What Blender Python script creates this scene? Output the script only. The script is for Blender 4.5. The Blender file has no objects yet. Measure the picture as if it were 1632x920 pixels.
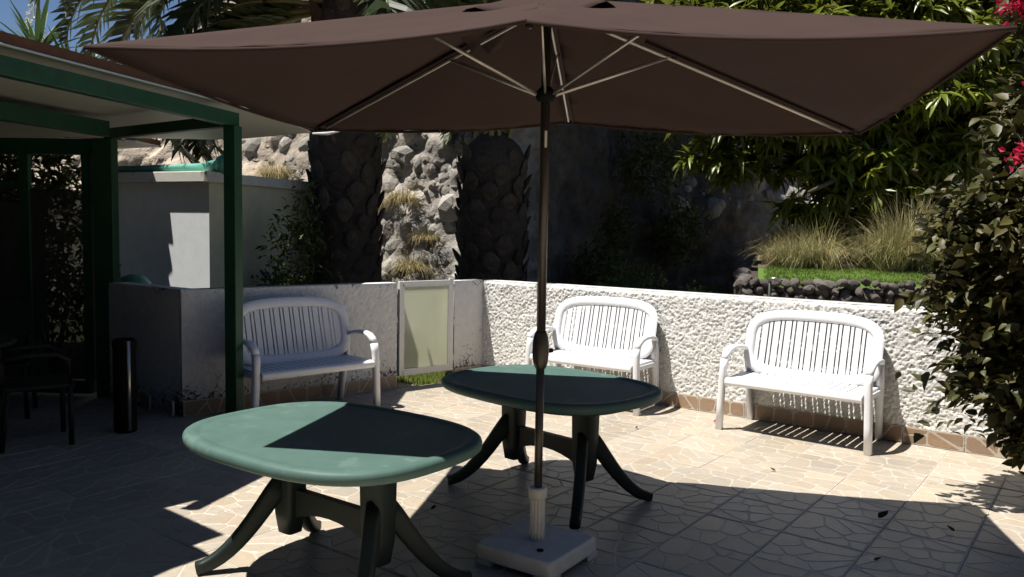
import bpy, math, random
import numpy as np
from mathutils import Vector, Matrix
random.seed(7); RNG = np.random.default_rng(7)
R = math.radians
SC = bpy.context.scene; COL = SC.collection

# ------------------------------------------------------------------ camera
CAMZ = 1.543
def cam_axes():
    a, r = R(4.011), R(0.978)
    F = Vector((0, math.cos(a), -math.sin(a))); U = Vector((0, math.sin(a), math.cos(a))); X = Vector((1, 0, 0))
    return F, X*math.cos(r)+U*math.sin(r), -X*math.sin(r)+U*math.cos(r)
F_, X_, U_ = cam_axes()
cd = bpy.data.cameras.new('camera'); cd.sensor_width = 36; cd.lens = 36*1285.7/1632
cd.clip_start = 0.05; cd.clip_end = 1500
cam = bpy.data.objects.new('camera', cd); COL.objects.link(cam)
cam.matrix_world = Matrix(((X_.x, U_.x, -F_.x, 0), (X_.y, U_.y, -F_.y, 0), (X_.z, U_.z, -F_.z, CAMZ), (0, 0, 0, 1)))
SC.camera = cam

# ------------------------------------------------------------------ light
SX, SY = 0.405, 0.083                       # shadow shift per metre of height
sun_dir = Vector((-SX, -SY, 1)).normalized()
elev = math.asin(sun_dir.z)
W = bpy.data.worlds.new('World'); SC.world = W; W.use_nodes = True
nt = W.node_tree; bg = nt.nodes['Background']
sky = nt.nodes.new('ShaderNodeTexSky'); sky.sky_type = 'NISHITA'; sky.sun_disc = False
sky.sun_elevation = elev; sky.sun_rotation = math.atan2(sun_dir.x, sun_dir.y)
sky.altitude = 200; sky.air_density = 0.65; sky.dust_density = 0.05; sky.ozone_density = 2.5
nt.links.new(sky.outputs[0], bg.inputs[0]); bg.inputs[1].default_value = 0.06
sl = bpy.data.lights.new('sun', 'SUN'); sl.energy = 5.0; sl.angle = R(0.5); sl.color = (1, 0.955, 0.89)
so = bpy.data.objects.new('sun', sl); COL.objects.link(so); so.location = (-5, -2, 12)
so.rotation_euler = sun_dir.to_track_quat('Z', 'Y').to_euler()
SC.view_settings.view_transform = 'Standard'; SC.view_settings.look = 'None'
SC.view_settings.gamma = 1; SC.view_settings.exposure = 0.57
SC.cycles.max_bounces = 6; SC.cycles.diffuse_bounces = 1; SC.cycles.transparent_max_bounces = 12

# ------------------------------------------------------------------ materials
def mat(name, col, rough=0.6, spec=0.5, metal=0.0, var=0.0, vscale=4.0, col2=None, bump=0.0, bscale=40.0,
        stain=None, sscale=6.0, sthr=0.6, transl=0.0, attr=None, objvar=0.0, bdist=0.01, detail=5):
    m = bpy.data.materials.new(name); m.use_nodes = True
    t = m.node_tree; n = t.nodes; L = t.links; b = n['Principled BSDF']; out = n['Material Output']
    b.inputs['Roughness'].default_value = rough; b.inputs['Metallic'].default_value = metal
    b.inputs['Specular IOR Level'].default_value = spec
    tc = n.new('ShaderNodeTexCoord'); vec = tc.outputs['Object']
    def rgb(c):
        k = n.new('ShaderNodeRGB'); k.outputs[0].default_value = (*c, 1); return k.outputs[0]
    def mix(a, c, f, mode='MIX'):
        k = n.new('ShaderNodeMix'); k.data_type = 'RGBA'; k.blend_type = mode
        for s, v in ((k.inputs[0], f), (k.inputs[6], a), (k.inputs[7], c)):
            if hasattr(v, 'links'): L.new(v, s)
            else: s.default_value = v
        return k.outputs[2]
    def noise(sc, det=detail, ro=0.6):
        k = n.new('ShaderNodeTexNoise'); k.inputs['Scale'].default_value = sc; k.inputs['Detail'].default_value = det
        k.inputs['Roughness'].default_value = ro; L.new(vec, k.inputs['Vector']); return k.outputs[0]
    def ramp(x, a, c):
        k = n.new('ShaderNodeMapRange'); k.inputs[1].default_value = a; k.inputs[2].default_value = c
        L.new(x, k.inputs[0]); return k.outputs[0]
    c = rgb(col)
    if col2 is not None: c = mix(c, rgb(col2), ramp(noise(vscale), 0.35, 0.65))
    if var:
        h = n.new('ShaderNodeHueSaturation'); L.new(c, h.inputs['Color'])
        L.new(ramp(noise(vscale*2.7), 0.0, 1.0), h.inputs['Value'])
        k = n.new('ShaderNodeMapRange'); k.inputs[1].default_value = 0.25; k.inputs[2].default_value = 0.75
        k.inputs[3].default_value = 1-var; k.inputs[4].default_value = 1+var
        L.new(noise(vscale*2.7), k.inputs[0]); L.new(k.outputs[0], h.inputs['Value']); c = h.outputs[0]
    if attr:
        a = n.new('ShaderNodeAttribute'); a.attribute_name = attr; c = mix(c, a.outputs['Color'], 1.0, 'MULTIPLY')
    if objvar:
        oi = n.new('ShaderNodeObjectInfo'); k = n.new('ShaderNodeMapRange')
        k.inputs[3].default_value = 1-objvar; k.inputs[4].default_value = 1+objvar
        L.new(oi.outputs['Random'], k.inputs[0]); h = n.new('ShaderNodeHueSaturation')
        L.new(c, h.inputs['Color']); L.new(k.outputs[0], h.inputs['Value']); c = h.outputs[0]
    if stain is not None:
        c = mix(c, rgb(stain), ramp(noise(sscale, 9, 0.72), sthr, sthr+0.06))
    L.new(c, b.inputs['Base Color'])
    if bump:
        bp = n.new('ShaderNodeBump'); bp.inputs['Strength'].default_value = bump; bp.inputs['Distance'].default_value = bdist
        L.new(noise(bscale, 6), bp.inputs['Height']); L.new(bp.outputs[0], b.inputs['Normal'])
    if transl:
        tr = n.new('ShaderNodeBsdfTranslucent'); L.new(c, tr.inputs[0]); ms = n.new('ShaderNodeMixShader')
        ms.inputs[0].default_value = transl; L.new(b.outputs[0], ms.inputs[1]); L.new(tr.outputs[0], ms.inputs[2])
        L.new(ms.outputs[0], out.inputs[0])
    return m
M = {}
M['stone_tile'] = mat('stone_tile', (0.465, 0.395, 0.305), 0.40, 0.45, var=0.10, vscale=9, col2=(0.43, 0.375, 0.30), attr='tone', bump=0.10, bscale=60, objvar=0.085, stain=(0.34, 0.27, 0.2), sscale=3.2, sthr=0.63)
M['tile_grout'] = mat('tile_grout', (0.53, 0.47, 0.39), 0.62, 0.4, var=0.12, vscale=14, objvar=0.06)
M['joint'] = mat('joint', (0.44, 0.38, 0.31), 0.9, 0.2, var=0.3, vscale=5)
M['skirt'] = mat('skirt', (0.36, 0.25, 0.17), 0.5, 0.4, var=0.15, vscale=9, attr='tone', bump=0.1, objvar=0.1)
M['stucco'] = mat('stucco', (0.85, 0.84, 0.80), 0.85, 0.2, var=0.05, vscale=6, stain=(0.30, 0.28, 0.24), sscale=5.0, sthr=0.69, bump=0.4, bscale=120, bdist=0.006)
M['wall_top'] = mat('wall_top', (0.82, 0.81, 0.78), 0.8, 0.2, var=0.05, vscale=6, bump=0.2, bscale=50)
M['bench'] = mat('bench_plastic', (0.84, 0.85, 0.87), 0.42, 0.4, var=0.04, vscale=8, bump=0.05, bscale=90, stain=(0.62, 0.60, 0.55), sscale=7, sthr=0.66)
M['green_plastic'] = mat('green_plastic', (0.085, 0.150, 0.130), 0.52, 0.22, var=0.12, vscale=3, stain=(0.115, 0.185, 0.162), sscale=5.5, sthr=0.56, bump=0.06, bscale=70)
M['green_leg'] = mat('green_leg', (0.016, 0.026, 0.023), 0.5, 0.3, var=0.08, vscale=5, bump=0.05)
M['fabric'] = mat('parasol_fabric', (0.058, 0.037, 0.032), 0.9, 0.08, var=0.06, vscale=3, bump=0.15, bscale=300, bdist=0.003)
M['bronze'] = mat('bronze_metal', (0.075, 0.064, 0.055), 0.38, 0.5, metal=0.6, var=0.05, vscale=4)
M['alu'] = mat('aluminium', (0.52, 0.48, 0.43), 0.35, 0.5, metal=0.7, var=0.06)
M['black'] = mat('black_plastic', (0.010, 0.010, 0.010), 0.7, 0.1)
M['sleeve'] = mat('rib_sleeve', (0.05, 0.033, 0.03), 0.9, 0.2)
M['concrete'] = mat('white_concrete', (0.72, 0.69, 0.63), 0.8, 0.25, var=0.12, vscale=6, stain=(0.2, 0.16, 0.13), sscale=9, sthr=0.66, bump=0.15, bscale=60)
M['white_plastic'] = mat('old_white_plastic', (0.70, 0.67, 0.58), 0.5, 0.4, var=0.08, vscale=9, stain=(0.3, 0.25, 0.2), sscale=12, sthr=0.7)
M['green_metal'] = mat('green_painted_metal', (0.012, 0.062, 0.028), 0.45, 0.35, var=0.2, vscale=5, bump=0.04, stain=(0.03, 0.05, 0.03), sscale=11, sthr=0.66)
M['ceiling'] = mat('pale_roof_sheet', (0.50, 0.50, 0.42), 0.5, 0.35, var=0.06, vscale=2)
M['roof_top'] = mat('brown_roof', (0.16, 0.075, 0.040), 0.75, 0.3, var=0.2, vscale=4, bump=0.2)
M['white_metal'] = mat('white_metal', (0.74, 0.74, 0.70), 0.4, 0.45, var=0.05, vscale=8, stain=(0.4, 0.36, 0.3), sscale=14, sthr=0.72)
M['shed'] = mat('shed_paint', (0.87, 0.90, 0.91), 0.8, 0.2, var=0.06, vscale=3, stain=(0.42, 0.40, 0.34), sscale=3.0, sthr=0.68, bump=0.12, bscale=40)
M['shed_side'] = mat('shed_side_paint', (0.74, 0.70, 0.50), 0.85, 0.2, var=0.08, vscale=2.5, stain=(0.26, 0.23, 0.16), sscale=2.2, sthr=0.63, bump=0.12, bscale=40)
M['slab'] = mat('shed_slab', (0.76, 0.74, 0.66), 0.85, 0.2, var=0.08, vscale=4, stain=(0.25, 0.22, 0.17), sscale=4, sthr=0.62, bump=0.15, bscale=50)
M['tarp'] = mat('green_tarp', (0.10, 0.36, 0.27), 0.5, 0.4, var=0.12, vscale=5, bump=0.2, bscale=15)
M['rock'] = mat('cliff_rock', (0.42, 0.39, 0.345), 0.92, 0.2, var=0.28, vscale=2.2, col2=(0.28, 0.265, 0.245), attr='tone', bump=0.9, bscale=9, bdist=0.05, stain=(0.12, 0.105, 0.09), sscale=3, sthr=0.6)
M['rock2'] = mat('loose_rock', (0.42, 0.395, 0.35), 0.9, 0.2, var=0.25, vscale=5, bump=0.8, bscale=14, bdist=0.04, objvar=0.3)
M['lava'] = mat('lava_stone', (0.19, 0.175, 0.16), 0.95, 0.2, var=0.3, vscale=7, col2=(0.26, 0.225, 0.19), bump=0.9, bscale=25, bdist=0.03, objvar=0.35)
M['mortar'] = mat('wall_core', (0.07, 0.06, 0.05), 0.95, 0.1, var=0.3, vscale=9)
M['soil'] = mat('soil', (0.12, 0.10, 0.065), 0.95, 0.1, var=0.25, vscale=1.5, bump=0.5, bscale=8, bdist=0.04)
M['lawn'] = mat('lawn', (0.10, 0.17, 0.03), 0.9, 0.2, var=0.2, vscale=4, bump=0.4, bscale=60)
M['blade'] = mat('grass_blade', (0.145, 0.21, 0.045), 0.7, 0.3, attr='tone', transl=0.3)
M['straw'] = mat('dry_grass', (0.46, 0.41, 0.25), 0.8, 0.2, attr='tone', transl=0.25)
M['bark'] = mat('palm_bark', (0.085, 0.068, 0.052), 0.95, 0.15, var=0.3, vscale=6, bump=0.7, bscale=18, bdist=0.03, objvar=0.3)
M['frond'] = mat('palm_frond', (0.075, 0.105, 0.042), 0.40, 0.5, var=0.2, vscale=2, transl=0.2, objvar=0.25)
M['rachis'] = mat('palm_rachis', (0.22, 0.22, 0.08), 0.5, 0.4)
M['mango'] = mat('mango_leaf', (0.17, 0.205, 0.03), 0.32, 0.5, attr='tone', transl=0.38, objvar=0.3)
M['wood'] = mat('tree_bark', (0.11, 0.09, 0.07), 0.95, 0.15, var=0.3, vscale=8, bump=0.6, bscale=20)
M['boug'] = mat('bougainvillea_leaf', (0.064, 0.068, 0.020), 0.5, 0.4, attr='tone', transl=0.10, objvar=0.35)
M['bract'] = mat('bougainvillea_bract', (0.55, 0.015, 0.06), 0.6, 0.3, transl=0.3, objvar=0.3)
M['shrub'] = mat('shrub_leaf', (0.075, 0.115, 0.030), 0.5, 0.4, attr='tone', transl=0.2)
M['yucca'] = mat('yucca_leaf', (0.09, 0.16, 0.06), 0.5, 0.4, var=0.15, transl=0.15)
M['petal'] = mat('cream_petal', (0.80, 0.77, 0.60), 0.6, 0.3, transl=0.2)
M['dark_plastic'] = mat('dark_plastic', (0.012, 0.016, 0.014), 0.55, 0.25)
M['steel'] = mat('steel', (0.60, 0.58, 0.54), 0.28, 0.5, metal=0.9)
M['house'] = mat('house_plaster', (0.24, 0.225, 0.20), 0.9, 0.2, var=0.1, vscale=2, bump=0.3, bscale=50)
M['dry_leaf'] = mat('dry_leaf', (0.10, 0.05, 0.03), 0.8, 0.2, objvar=0.4)
M['pink'] = mat('pink_petal', (0.55, 0.06, 0.12), 0.7, 0.2)

def stained_wall():                          # white render with black mould, denser near foot and top
    m = mat('mouldy_render', (0.74, 0.73, 0.70), 0.9, 0.2, var=0.08, vscale=5, bump=0.6, bscale=70, bdist=0.008)
    t = m.node_tree; n = t.nodes; L = t.links; b = n['Principled BSDF']
    src = b.inputs['Base Color'].links[0].from_socket
    tc = n.new('ShaderNodeTexCoord'); sp = n.new('ShaderNodeSeparateXYZ'); L.new(tc.outputs['Object'], sp.inputs[0])
    def noise(sc, d):
        k = n.new('ShaderNodeTexNoise'); k.inputs['Scale'].default_value = sc; k.inputs['Detail'].default_value = d
        k.inputs['Roughness'].default_value = 0.75; L.new(tc.outputs['Object'], k.inputs['Vector']); return k.outputs[0]
    def mth(op, a, c):
        k = n.new('ShaderNodeMath'); k.operation = op; k.use_clamp = False
        for i, v in enumerate((a, c)):
            if hasattr(v, 'links'): L.new(v, k.inputs[i])
            else: k.inputs[i].default_value = v
        return k.outputs[0]
    z = sp.outputs[2]
    low = mth('MULTIPLY', mth('MAXIMUM', mth('SUBTRACT', 0.45, z), 0.0), 0.34)
    top = mth('MULTIPLY', mth('MAXIMUM', mth('SUBTRACT', z, 0.93), 0.0), .8)
    v = mth('ADD', mth('ADD', mth('MULTIPLY', noise(34, 9), 0.66), mth('MULTIPLY', noise(3.2, 4), 0.34)), mth('ADD', low, top))
    k = n.new('ShaderNodeMapRange'); k.inputs[1].default_value = 0.605; k.inputs[2].default_value = 0.66; L.new(v, k.inputs[0])
    x = n.new('ShaderNodeMix'); x.data_type = 'RGBA'; L.new(k.outputs[0], x.inputs[0]); L.new(src, x.inputs[6])
    x.inputs[7].default_value = (0.05, 0.045, 0.04, 1); L.new(x.outputs[2], b.inputs['Base Color']); return m
M['mould'] = stained_wall()
def pane_mat(name, col, tl, gl, tp):
    m = bpy.data.materials.new(name); m.use_nodes = True; t = m.node_tree; n = t.nodes; L = t.links
    out = n['Material Output']; n.remove(n['Principled BSDF'])
    d = n.new('ShaderNodeBsdfDiffuse'); d.inputs[0].default_value = (*col, 1)
    tr = n.new('ShaderNodeBsdfTranslucent'); tr.inputs[0].default_value = (*col, 1)
    tp_ = n.new('ShaderNodeBsdfTransparent'); tp_.inputs[0].default_value = (*col, 1)
    g = n.new('ShaderNodeBsdfGlossy'); g.inputs[0].default_value = (0.9, 0.9, 0.9, 1); g.inputs[1].default_value = 0.12
    a = n.new('ShaderNodeMixShader'); a.inputs[0].default_value = tl; L.new(d.outputs[0], a.inputs[1]); L.new(tr.outputs[0], a.inputs[2])
    b = n.new('ShaderNodeMixShader'); b.inputs[0].default_value = tp; L.new(a.outputs[0], b.inputs[1]); L.new(tp_.outputs[0], b.inputs[2])
    c = n.new('ShaderNodeMixShader'); c.inputs[0].default_value = gl; L.new(b.outputs[0], c.inputs[1]); L.new(g.outputs[0], c.inputs[2])
    L.new(c.outputs[0], out.inputs[0]); return m
M['gate_pane'] = pane_mat('frosted_pane', (0.86, 0.88, 0.74), 0.75, 0.04, 0.10)
M['tinted'] = pane_mat('tinted_glass', (0.30, 0.32, 0.31), 0.0, 0.06, 0.94)

# ------------------------------------------------------------------ helpers
def vnoise(P, seed=0):                       # value noise, P (n,3) -> 0..1
    P = np.asarray(P, float); i = np.floor(P).astype(np.int64); f = P-i; f = f*f*(3-2*f)
    def h(a):
        v = (a[:, 0]*73856093) ^ (a[:, 1]*19349663) ^ (a[:, 2]*83492791) ^ (seed*2654435761 & 0xffffffff)
        v = (v ^ (v >> 13))*1274126177 & 0x7fffffff; v = (v ^ (v >> 16))*1274126177 & 0x7fffffff
        return v/2147483647.0
    o = 0
    for dx in (0, 1):
        for dy in (0, 1):
            for dz in (0, 1):
                w = (f[:, 0] if dx else 1-f[:, 0])*(f[:, 1] if dy else 1-f[:, 1])*(f[:, 2] if dz else 1-f[:, 2])
                o = o+w*h(i+np.array([dx, dy, dz]))
    return o
def fbm(P, oct=4, seed=0):
    o = 0; a = 0.5; P = np.asarray(P, float)
    for k in range(oct): o = o+a*vnoise(P*(2.03**k)+k*17.3, seed+k); a *= 0.5
    return o/(1-0.5**oct)
def worley(P, seed=0):
    P = np.asarray(P, float); i = np.floor(P).astype(np.int64); f1 = np.full(len(P), 9.0); f2 = f1.copy(); idv = np.zeros(len(P))
    for dx in (-1, 0, 1):
        for dy in (-1, 0, 1):
            for dz in (-1, 0, 1):
                c = i+np.array([dx, dy, dz])
                j = np.stack([vnoise(c*1.0, seed+q) for q in (1, 2, 3)], -1)
                d = np.sqrt((((c+0.1+0.8*j)-P)**2).sum(1)); n_ = d < f1
                f2 = np.where(n_, f1, np.minimum(f2, d)); idv = np.where(n_, j[:, 0], idv); f1 = np.where(n_, d, f1)
    return f1, f2, idv

class MB:
    def __init__(s): s.v = []; s.f = []; s.m = []; s.t = []; s.tone = None
    def add(s, vs, fs, mi=0, tone=(1, 1, 1)):
        o = len(s.v); s.v += [tuple(v) for v in vs]; s.t += [tone]*len(vs)
        for f in fs: s.f.append(tuple(i+o for i in f)); s.m.append(mi)
    def box(s, c, d, rz=0.0, mi=0, mtx=None):
        x, y, z = d[0]/2, d[1]/2, d[2]/2
        vs = [Vector((a*x, b*y, e*z)) for e in (-1, 1) for b in (-1, 1) for a in (-1, 1)]
        Mx = mtx if mtx is not None else Matrix.Rotation(rz, 3, 'Z')
        vs = [Mx @ v+Vector(c) for v in vs]
        s.add(vs, [(0, 2, 3, 1), (4, 5, 7, 6), (0, 1, 5, 4), (2, 6, 7, 3), (0, 4, 6, 2), (1, 3, 7, 5)], mi); return s
    def tube(s, pts, rad, n=8, mi=0, up=(0, 0, 1), sq=2.0, caps=True, tone=(1, 1, 1)):
        pts = [Vector(p) for p in pts]; k = len(pts); vs = []; fs = []
        if not isinstance(rad, list): rad = [rad]*k
        for i, p in enumerate(pts):
            t = (pts[min(i+1, k-1)]-pts[max(i-1, 0)]).normalized(); u = Vector(up)
            if abs(t.dot(u)) > 0.97: u = Vector((0, 1, 0)) if abs(t.y) < 0.9 else Vector((1, 0, 0))
            a = t.cross(u).normalized(); b = a.cross(t).normalized()
            r = rad[i]; ra, rb = r if isinstance(r, (list, tuple)) else (r, r)
            for j in range(n):
                th = 2*math.pi*(j+0.5)/n; c_, s_ = math.cos(th), math.sin(th); e = 2/sq
                vs.append(p+a*ra*math.copysign(abs(c_)**e, c_)+b*rb*math.copysign(abs(s_)**e, s_))
        for i in range(k-1):
            for j in range(n): fs.append((i*n+j, i*n+(j+1) % n, (i+1)*n+(j+1) % n, (i+1)*n+j))
        if caps: fs.append(tuple(range(n))[::-1]); fs.append(tuple((k-1)*n+j for j in range(n)))
        s.add(vs, fs, mi, tone); return s
    def loft(s, loops, mi=0, caps=True, closed=True):
        n = len(loops[0]); vs = [v for l in loops for v in l]; fs = []
        for i in range(len(loops)-1):
            for j in range(n if closed else n-1): fs.append((i*n+j, i*n+(j+1) % n, (i+1)*n+(j+1) % n, (i+1)*n+j))
        if caps: fs.append(tuple(range(n))[::-1]); fs.append(tuple((len(loops)-1)*n+j for j in range(n)))
        s.add(vs, fs, mi); return s
    def lathe(s, prof, n=24, c=(0, 0, 0), mi=0):
        return s.loft([[(c[0]+r*math.cos(2*math.pi*j/n), c[1]+r*math.sin(2*math.pi*j/n), c[2]+z) for j in range(n)] for r, z in prof], mi)
    def prism(s, out, z0, z1, mi=0):
        return s.loft([[(x, y, z0) for x, y in out], [(x, y, z1) for x, y in out]], mi)
    def mesh(s, name, mats, smooth=False):
        me = bpy.data.meshes.new(name); me.from_pydata(s.v, [], s.f)
        for m in (mats if isinstance(mats, (list, tuple)) else [mats]): me.materials.append(m)
        if len(set(s.m)) > 1: me.polygons.foreach_set('material_index', s.m)
        if any(t != (1, 1, 1) for t in s.t):
            a = me.color_attributes.new('tone', 'FLOAT_COLOR', 'POINT')
            a.data.foreach_set('color', np.c_[np.array(s.t, float), np.ones(len(s.t))].ravel())
        else:
            a = me.color_attributes.new('tone', 'FLOAT_COLOR', 'POINT'); a.data.foreach_set('color', np.ones(4*len(s.v)))
        if smooth: me.polygons.foreach_set('use_smooth', [True]*len(s.f))
        me.update(); return me
    def build(s, name, mats, parent=None, smooth=False, bevel=0.0, seg=2, loc=None, rz=0.0):
        o = bpy.data.objects.new(name, s.mesh(name, mats, smooth)); COL.objects.link(o)
        if parent is not None: o.parent = parent
        if loc is not None: o.location = loc
        o.rotation_euler.z = rz
        if bevel:
            b = o.modifiers.new('bevel', 'BEVEL'); b.width = bevel; b.segments = seg; b.limit_method = 'ANGLE'; b.angle_limit = R(35)
            if smooth: o.data.polygons.foreach_set('use_smooth', [True]*len(o.data.polygons))
        return o
def np_obj(name, V, Fc, mats, parent=None, tone=None, smooth=False, mi=None):
    me = bpy.data.meshes.new(name); V = np.asarray(V, np.float32); Fc = np.asarray(Fc, np.int32); k = Fc.shape[1]
    me.vertices.add(len(V)); me.vertices.foreach_set('co', V.ravel())
    me.loops.add(Fc.size); me.loops.foreach_set('vertex_index', Fc.ravel())
    me.polygons.add(len(Fc)); me.polygons.foreach_set('loop_start', np.arange(0, Fc.size, k, dtype=np.int32))
    if smooth: me.polygons.foreach_set('use_smooth', np.ones(len(Fc), bool))
    for m in (mats if isinstance(mats, (list, tuple)) else [mats]): me.materials.append(m)
    if mi is not None: me.polygons.foreach_set('material_index', np.asarray(mi, np.int32))
    me.update(calc_edges=True)
    a = me.color_attributes.new('tone', 'FLOAT_COLOR', 'POINT')
    t = np.ones((len(V), 4)); 
    if tone is not None: t[:, :3] = tone
    a.data.foreach_set('color', t.ravel())
    o = bpy.data.objects.new(name, me); COL.objects.link(o)
    if parent is not None: o.parent = parent
    return o
def inst(name, me, parent, loc, rot=(0, 0, 0), sc=1.0):
    o = bpy.data.objects.new(name, me); COL.objects.link(o)
    if parent is not None: o.parent = parent
    o.location = loc; o.rotation_euler = rot; o.scale = sc if isinstance(sc, (tuple, list)) else (sc, sc, sc); return o
def empty(name, loc=(0, 0, 0), rz=0.0):
    o = bpy.data.objects.new(name, None); COL.objects.link(o); o.location = loc; o.rotation_euler.z = rz
    o.empty_display_size = 0.1; return o
def tag(o, label=None, cat=None, group=None, kind=None):
    for k, v in (('label', label), ('category', cat), ('group', group), ('kind', kind)):
        if v: o[k] = v
    return o
def copy_tree(o, parent=None):
    c = o.copy(); COL.objects.link(c)
    if parent is not None: c.parent = parent
    for ch in list(o.children): copy_tree(ch, c)
    return c
def pix(p):                                  # picture position (1632 wide) of a world point, used only to rank pieces by size
    v = Vector(p)-Vector((0, 0, CAMZ)); d = v.dot(F_)
    if d < 0.2: return (-9999, -9999, d)
    return (816+1285.7*v.dot(X_)/d, 460-1285.7*v.dot(U_)/d, d)
def superell(a, b, e, n, cx=0.0, cy=0.0):
    o = []
    for j in range(n):
        t = 2*math.pi*j/n; c, s = math.cos(t), math.sin(t)
        o.append((cx+a*math.copysign(abs(c)**(2/e), c), cy+b*math.copysign(abs(s)**(2/e), s)))
    return o

# ------------------------------------------------------------------ frame of the patio
C0 = Vector((-0.300, 8.515, 0)); TL, TR = R(221.23), R(-37.05)
DL = Vector((math.cos(TL), math.sin(TL), 0)); DR = Vector((math.cos(TR), math.sin(TR), 0))
NL = Vector((-DL.y, DL.x, 0)); NL = NL if NL.y < 0 else -NL           # towards the patio
NR = Vector((-DR.y, DR.x, 0)); NR = NR if NR.y < 0 else -NR
HW = 1.029
# ------------------------------------------------------------------ ground
g = MB(); g.add([(-600, -600, -0.05), (600, -600, -0.05), (600, 600, -0.05), (-600, 600, -0.05)], [(0, 1, 2, 3)])
tag(g.build('ground', M['soil']), kind='structure')
fl = MB(); cw = [C0+DR*7.5, C0+DR*7.5+NR*12, C0+DL*7-NL*(-12), C0+DL*3.1, C0]
fl.add([(-9, -4, -0.006), (9, -4, -0.006), (9, 1.5, -0.006), (C0+DR*7.5).to_tuple()[:2]+(-0.006,), C0.to_tuple()[:2]+(-0.006,),
        (C0+DL*3.15).to_tuple()[:2]+(-0.006,), (-3.7, 7.4, -0.006), (-9, 7.4, -0.006)], [(0, 1, 2, 3, 4, 5, 6, 7)])
floor = tag(fl.build('patio_floor', M['joint']), kind='structure')
TS = 0.41
def clip(poly, p, n):                        # keep side where (x-p).n <= 0
    o = []
    for i in range(len(poly)):
        a, b = poly[i], poly[(i+1) % len(poly)]; da = (a[0]-p[0])*n[0]+(a[1]-p[1])*n[1]; db = (b[0]-p[0])*n[0]+(b[1]-p[1])*n[1]
        if da <= 0: o.append(a)
        if (da <= 0) != (db <= 0):
            t = da/(da-db); o.append((a[0]+(b[0]-a[0])*t, a[1]+(b[1]-a[1])*t))
    return o
def inset(poly, d):
    o = []; n = len(poly)
    for i in range(n):
        a, b, c = Vector(poly[i-1]), Vector(poly[i]), Vector(poly[(i+1) % n])
        e1 = (b-a).normalized(); e2 = (c-b).normalized(); n1 = Vector((-e1.y, e1.x)); n2 = Vector((-e2.y, e2.x))
        m = (n1+n2); l = m.length
        m = m/l if l > 1e-6 else n1
        k = d/max(0.35, m.dot(n1)); o.append((b.x+m.x*k, b.y+m.y*k))
    return o
def crazy(w, h, cells, rnd):
    if cells[1] > 1 and cells[0]*cells[1] > 5:   # scattered seeds kept apart, for uneven stones
        pts = []
        for _ in range(cells[0]*cells[1]+rnd.randrange(2)):
            c = [(rnd.uniform(-.5, .5)*w, rnd.uniform(-.5, .5)*h) for _ in range(4)]
            pts.append(max(c, key=lambda q: min([math.hypot((q[0]-p[0])*1.0, (q[1]-p[1])*1.25) for p in pts] or [1])))
    else: pts = [((i+0.5+rnd.uniform(-.42, .42))*w/cells[0]-w/2, (j+0.5+rnd.uniform(-.42, .42))*h/cells[1]-h/2) for i in range(cells[0]) for j in range(cells[1])]
    out = []
    for i, p in enumerate(pts):
        poly = [(-w/2, -h/2), (w/2, -h/2), (w/2, h/2), (-w/2, h/2)]
        for j, q in enumerate(pts):
            if j != i and poly: poly = clip(poly, ((p[0]+q[0])/2, (p[1]+q[1])/2), (q[0]-p[0], q[1]-p[1]))
        if len(poly) < 3: continue
        q = [poly[0]]                         # drop tiny edges
        for v in poly[1:]:
            if math.hypot(v[0]-q[-1][0], v[1]-q[-1][1]) > 0.012: q.append(v)
        if math.hypot(q[0][0]-q[-1][0], q[0][1]-q[-1][1]) < 0.012: q.pop()
        if len(q) >= 3: out.append(q)
    return out
def tile_mb(w, h, cells, rnd, gap=0.006, up=0.0):
    mb = MB(); mb.box((0, 0, -0.0105), (w, h, 0.018), mi=0)          # grout-coloured tile body, top at -0.004
    for poly in crazy(w-0.004, h-0.004, cells, rnd):
        rp_ = []                              # rounded, slightly wandering outline
        for i in range(len(poly)):
            p0, p1, p2 = poly[i-1], poly[i], poly[(i+1) % len(poly)]
            f = rnd.uniform(.10, .22); rp_ += [(p1[0]+(p0[0]-p1[0])*f, p1[1]+(p0[1]-p1[1])*f), (p1[0]+(p2[0]-p1[0])*f, p1[1]+(p2[1]-p1[1])*f)]
        poly = rp_; a = inset(poly, gap*0.5); b = inset(poly, gap*0.5+0.0035); k = len(a)
        v = rnd.uniform(0.88, 1.1); wv = rnd.uniform(-0.035, 0.035); tone = (v*(1+wv), v, v*(1-wv*1.5))
        mb.add([(x, y, -0.0025) for x, y in a]+[(x, y, 0.0) for x, y in b], [(i, (i+1) % k, k+(i+1) % k, k+i) for i in range(k)]+[tuple(range(k, 2*k))], 1, tone)
    return mb
rnd = random.Random(3)
designs = [tile_mb(TS-0.003, TS-0.003, (3, 3) if i % 2 else (2, 4), rnd, 0.0052) for i in range(8)]
dm = [d.mesh('floor_tile', [M['tile_grout'], M['stone_tile']]) for d in designs]
cand = []
for i in range(0, 22):
    for j in range(-14, 20):
        c = C0+DR*(j*TS+0.13)+NR*((i+0.5)*TS)
        if (c-C0).dot(NL) < -0.12: continue
        if c.y < 0.3 or c.x < -6.5 or c.x > 6: continue
        if c.y > 7.35 and c.x < -3.4: continue
        if (c-(C0+DL*3.13)).dot(DL) > 0.1 and (c-(C0+DL*3.13)).dot(NL) < -0.9: continue
        u, v, d = pix(c)
        if d < 0.3: continue
        inside = -130 < u < 1762 and v < 1010
        cand.append((not inside, d, c, rnd.randrange(8), rnd.randrange(4)))
cand.sort(key=lambda q: (q[0], q[1]))
rest = MB()
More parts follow.
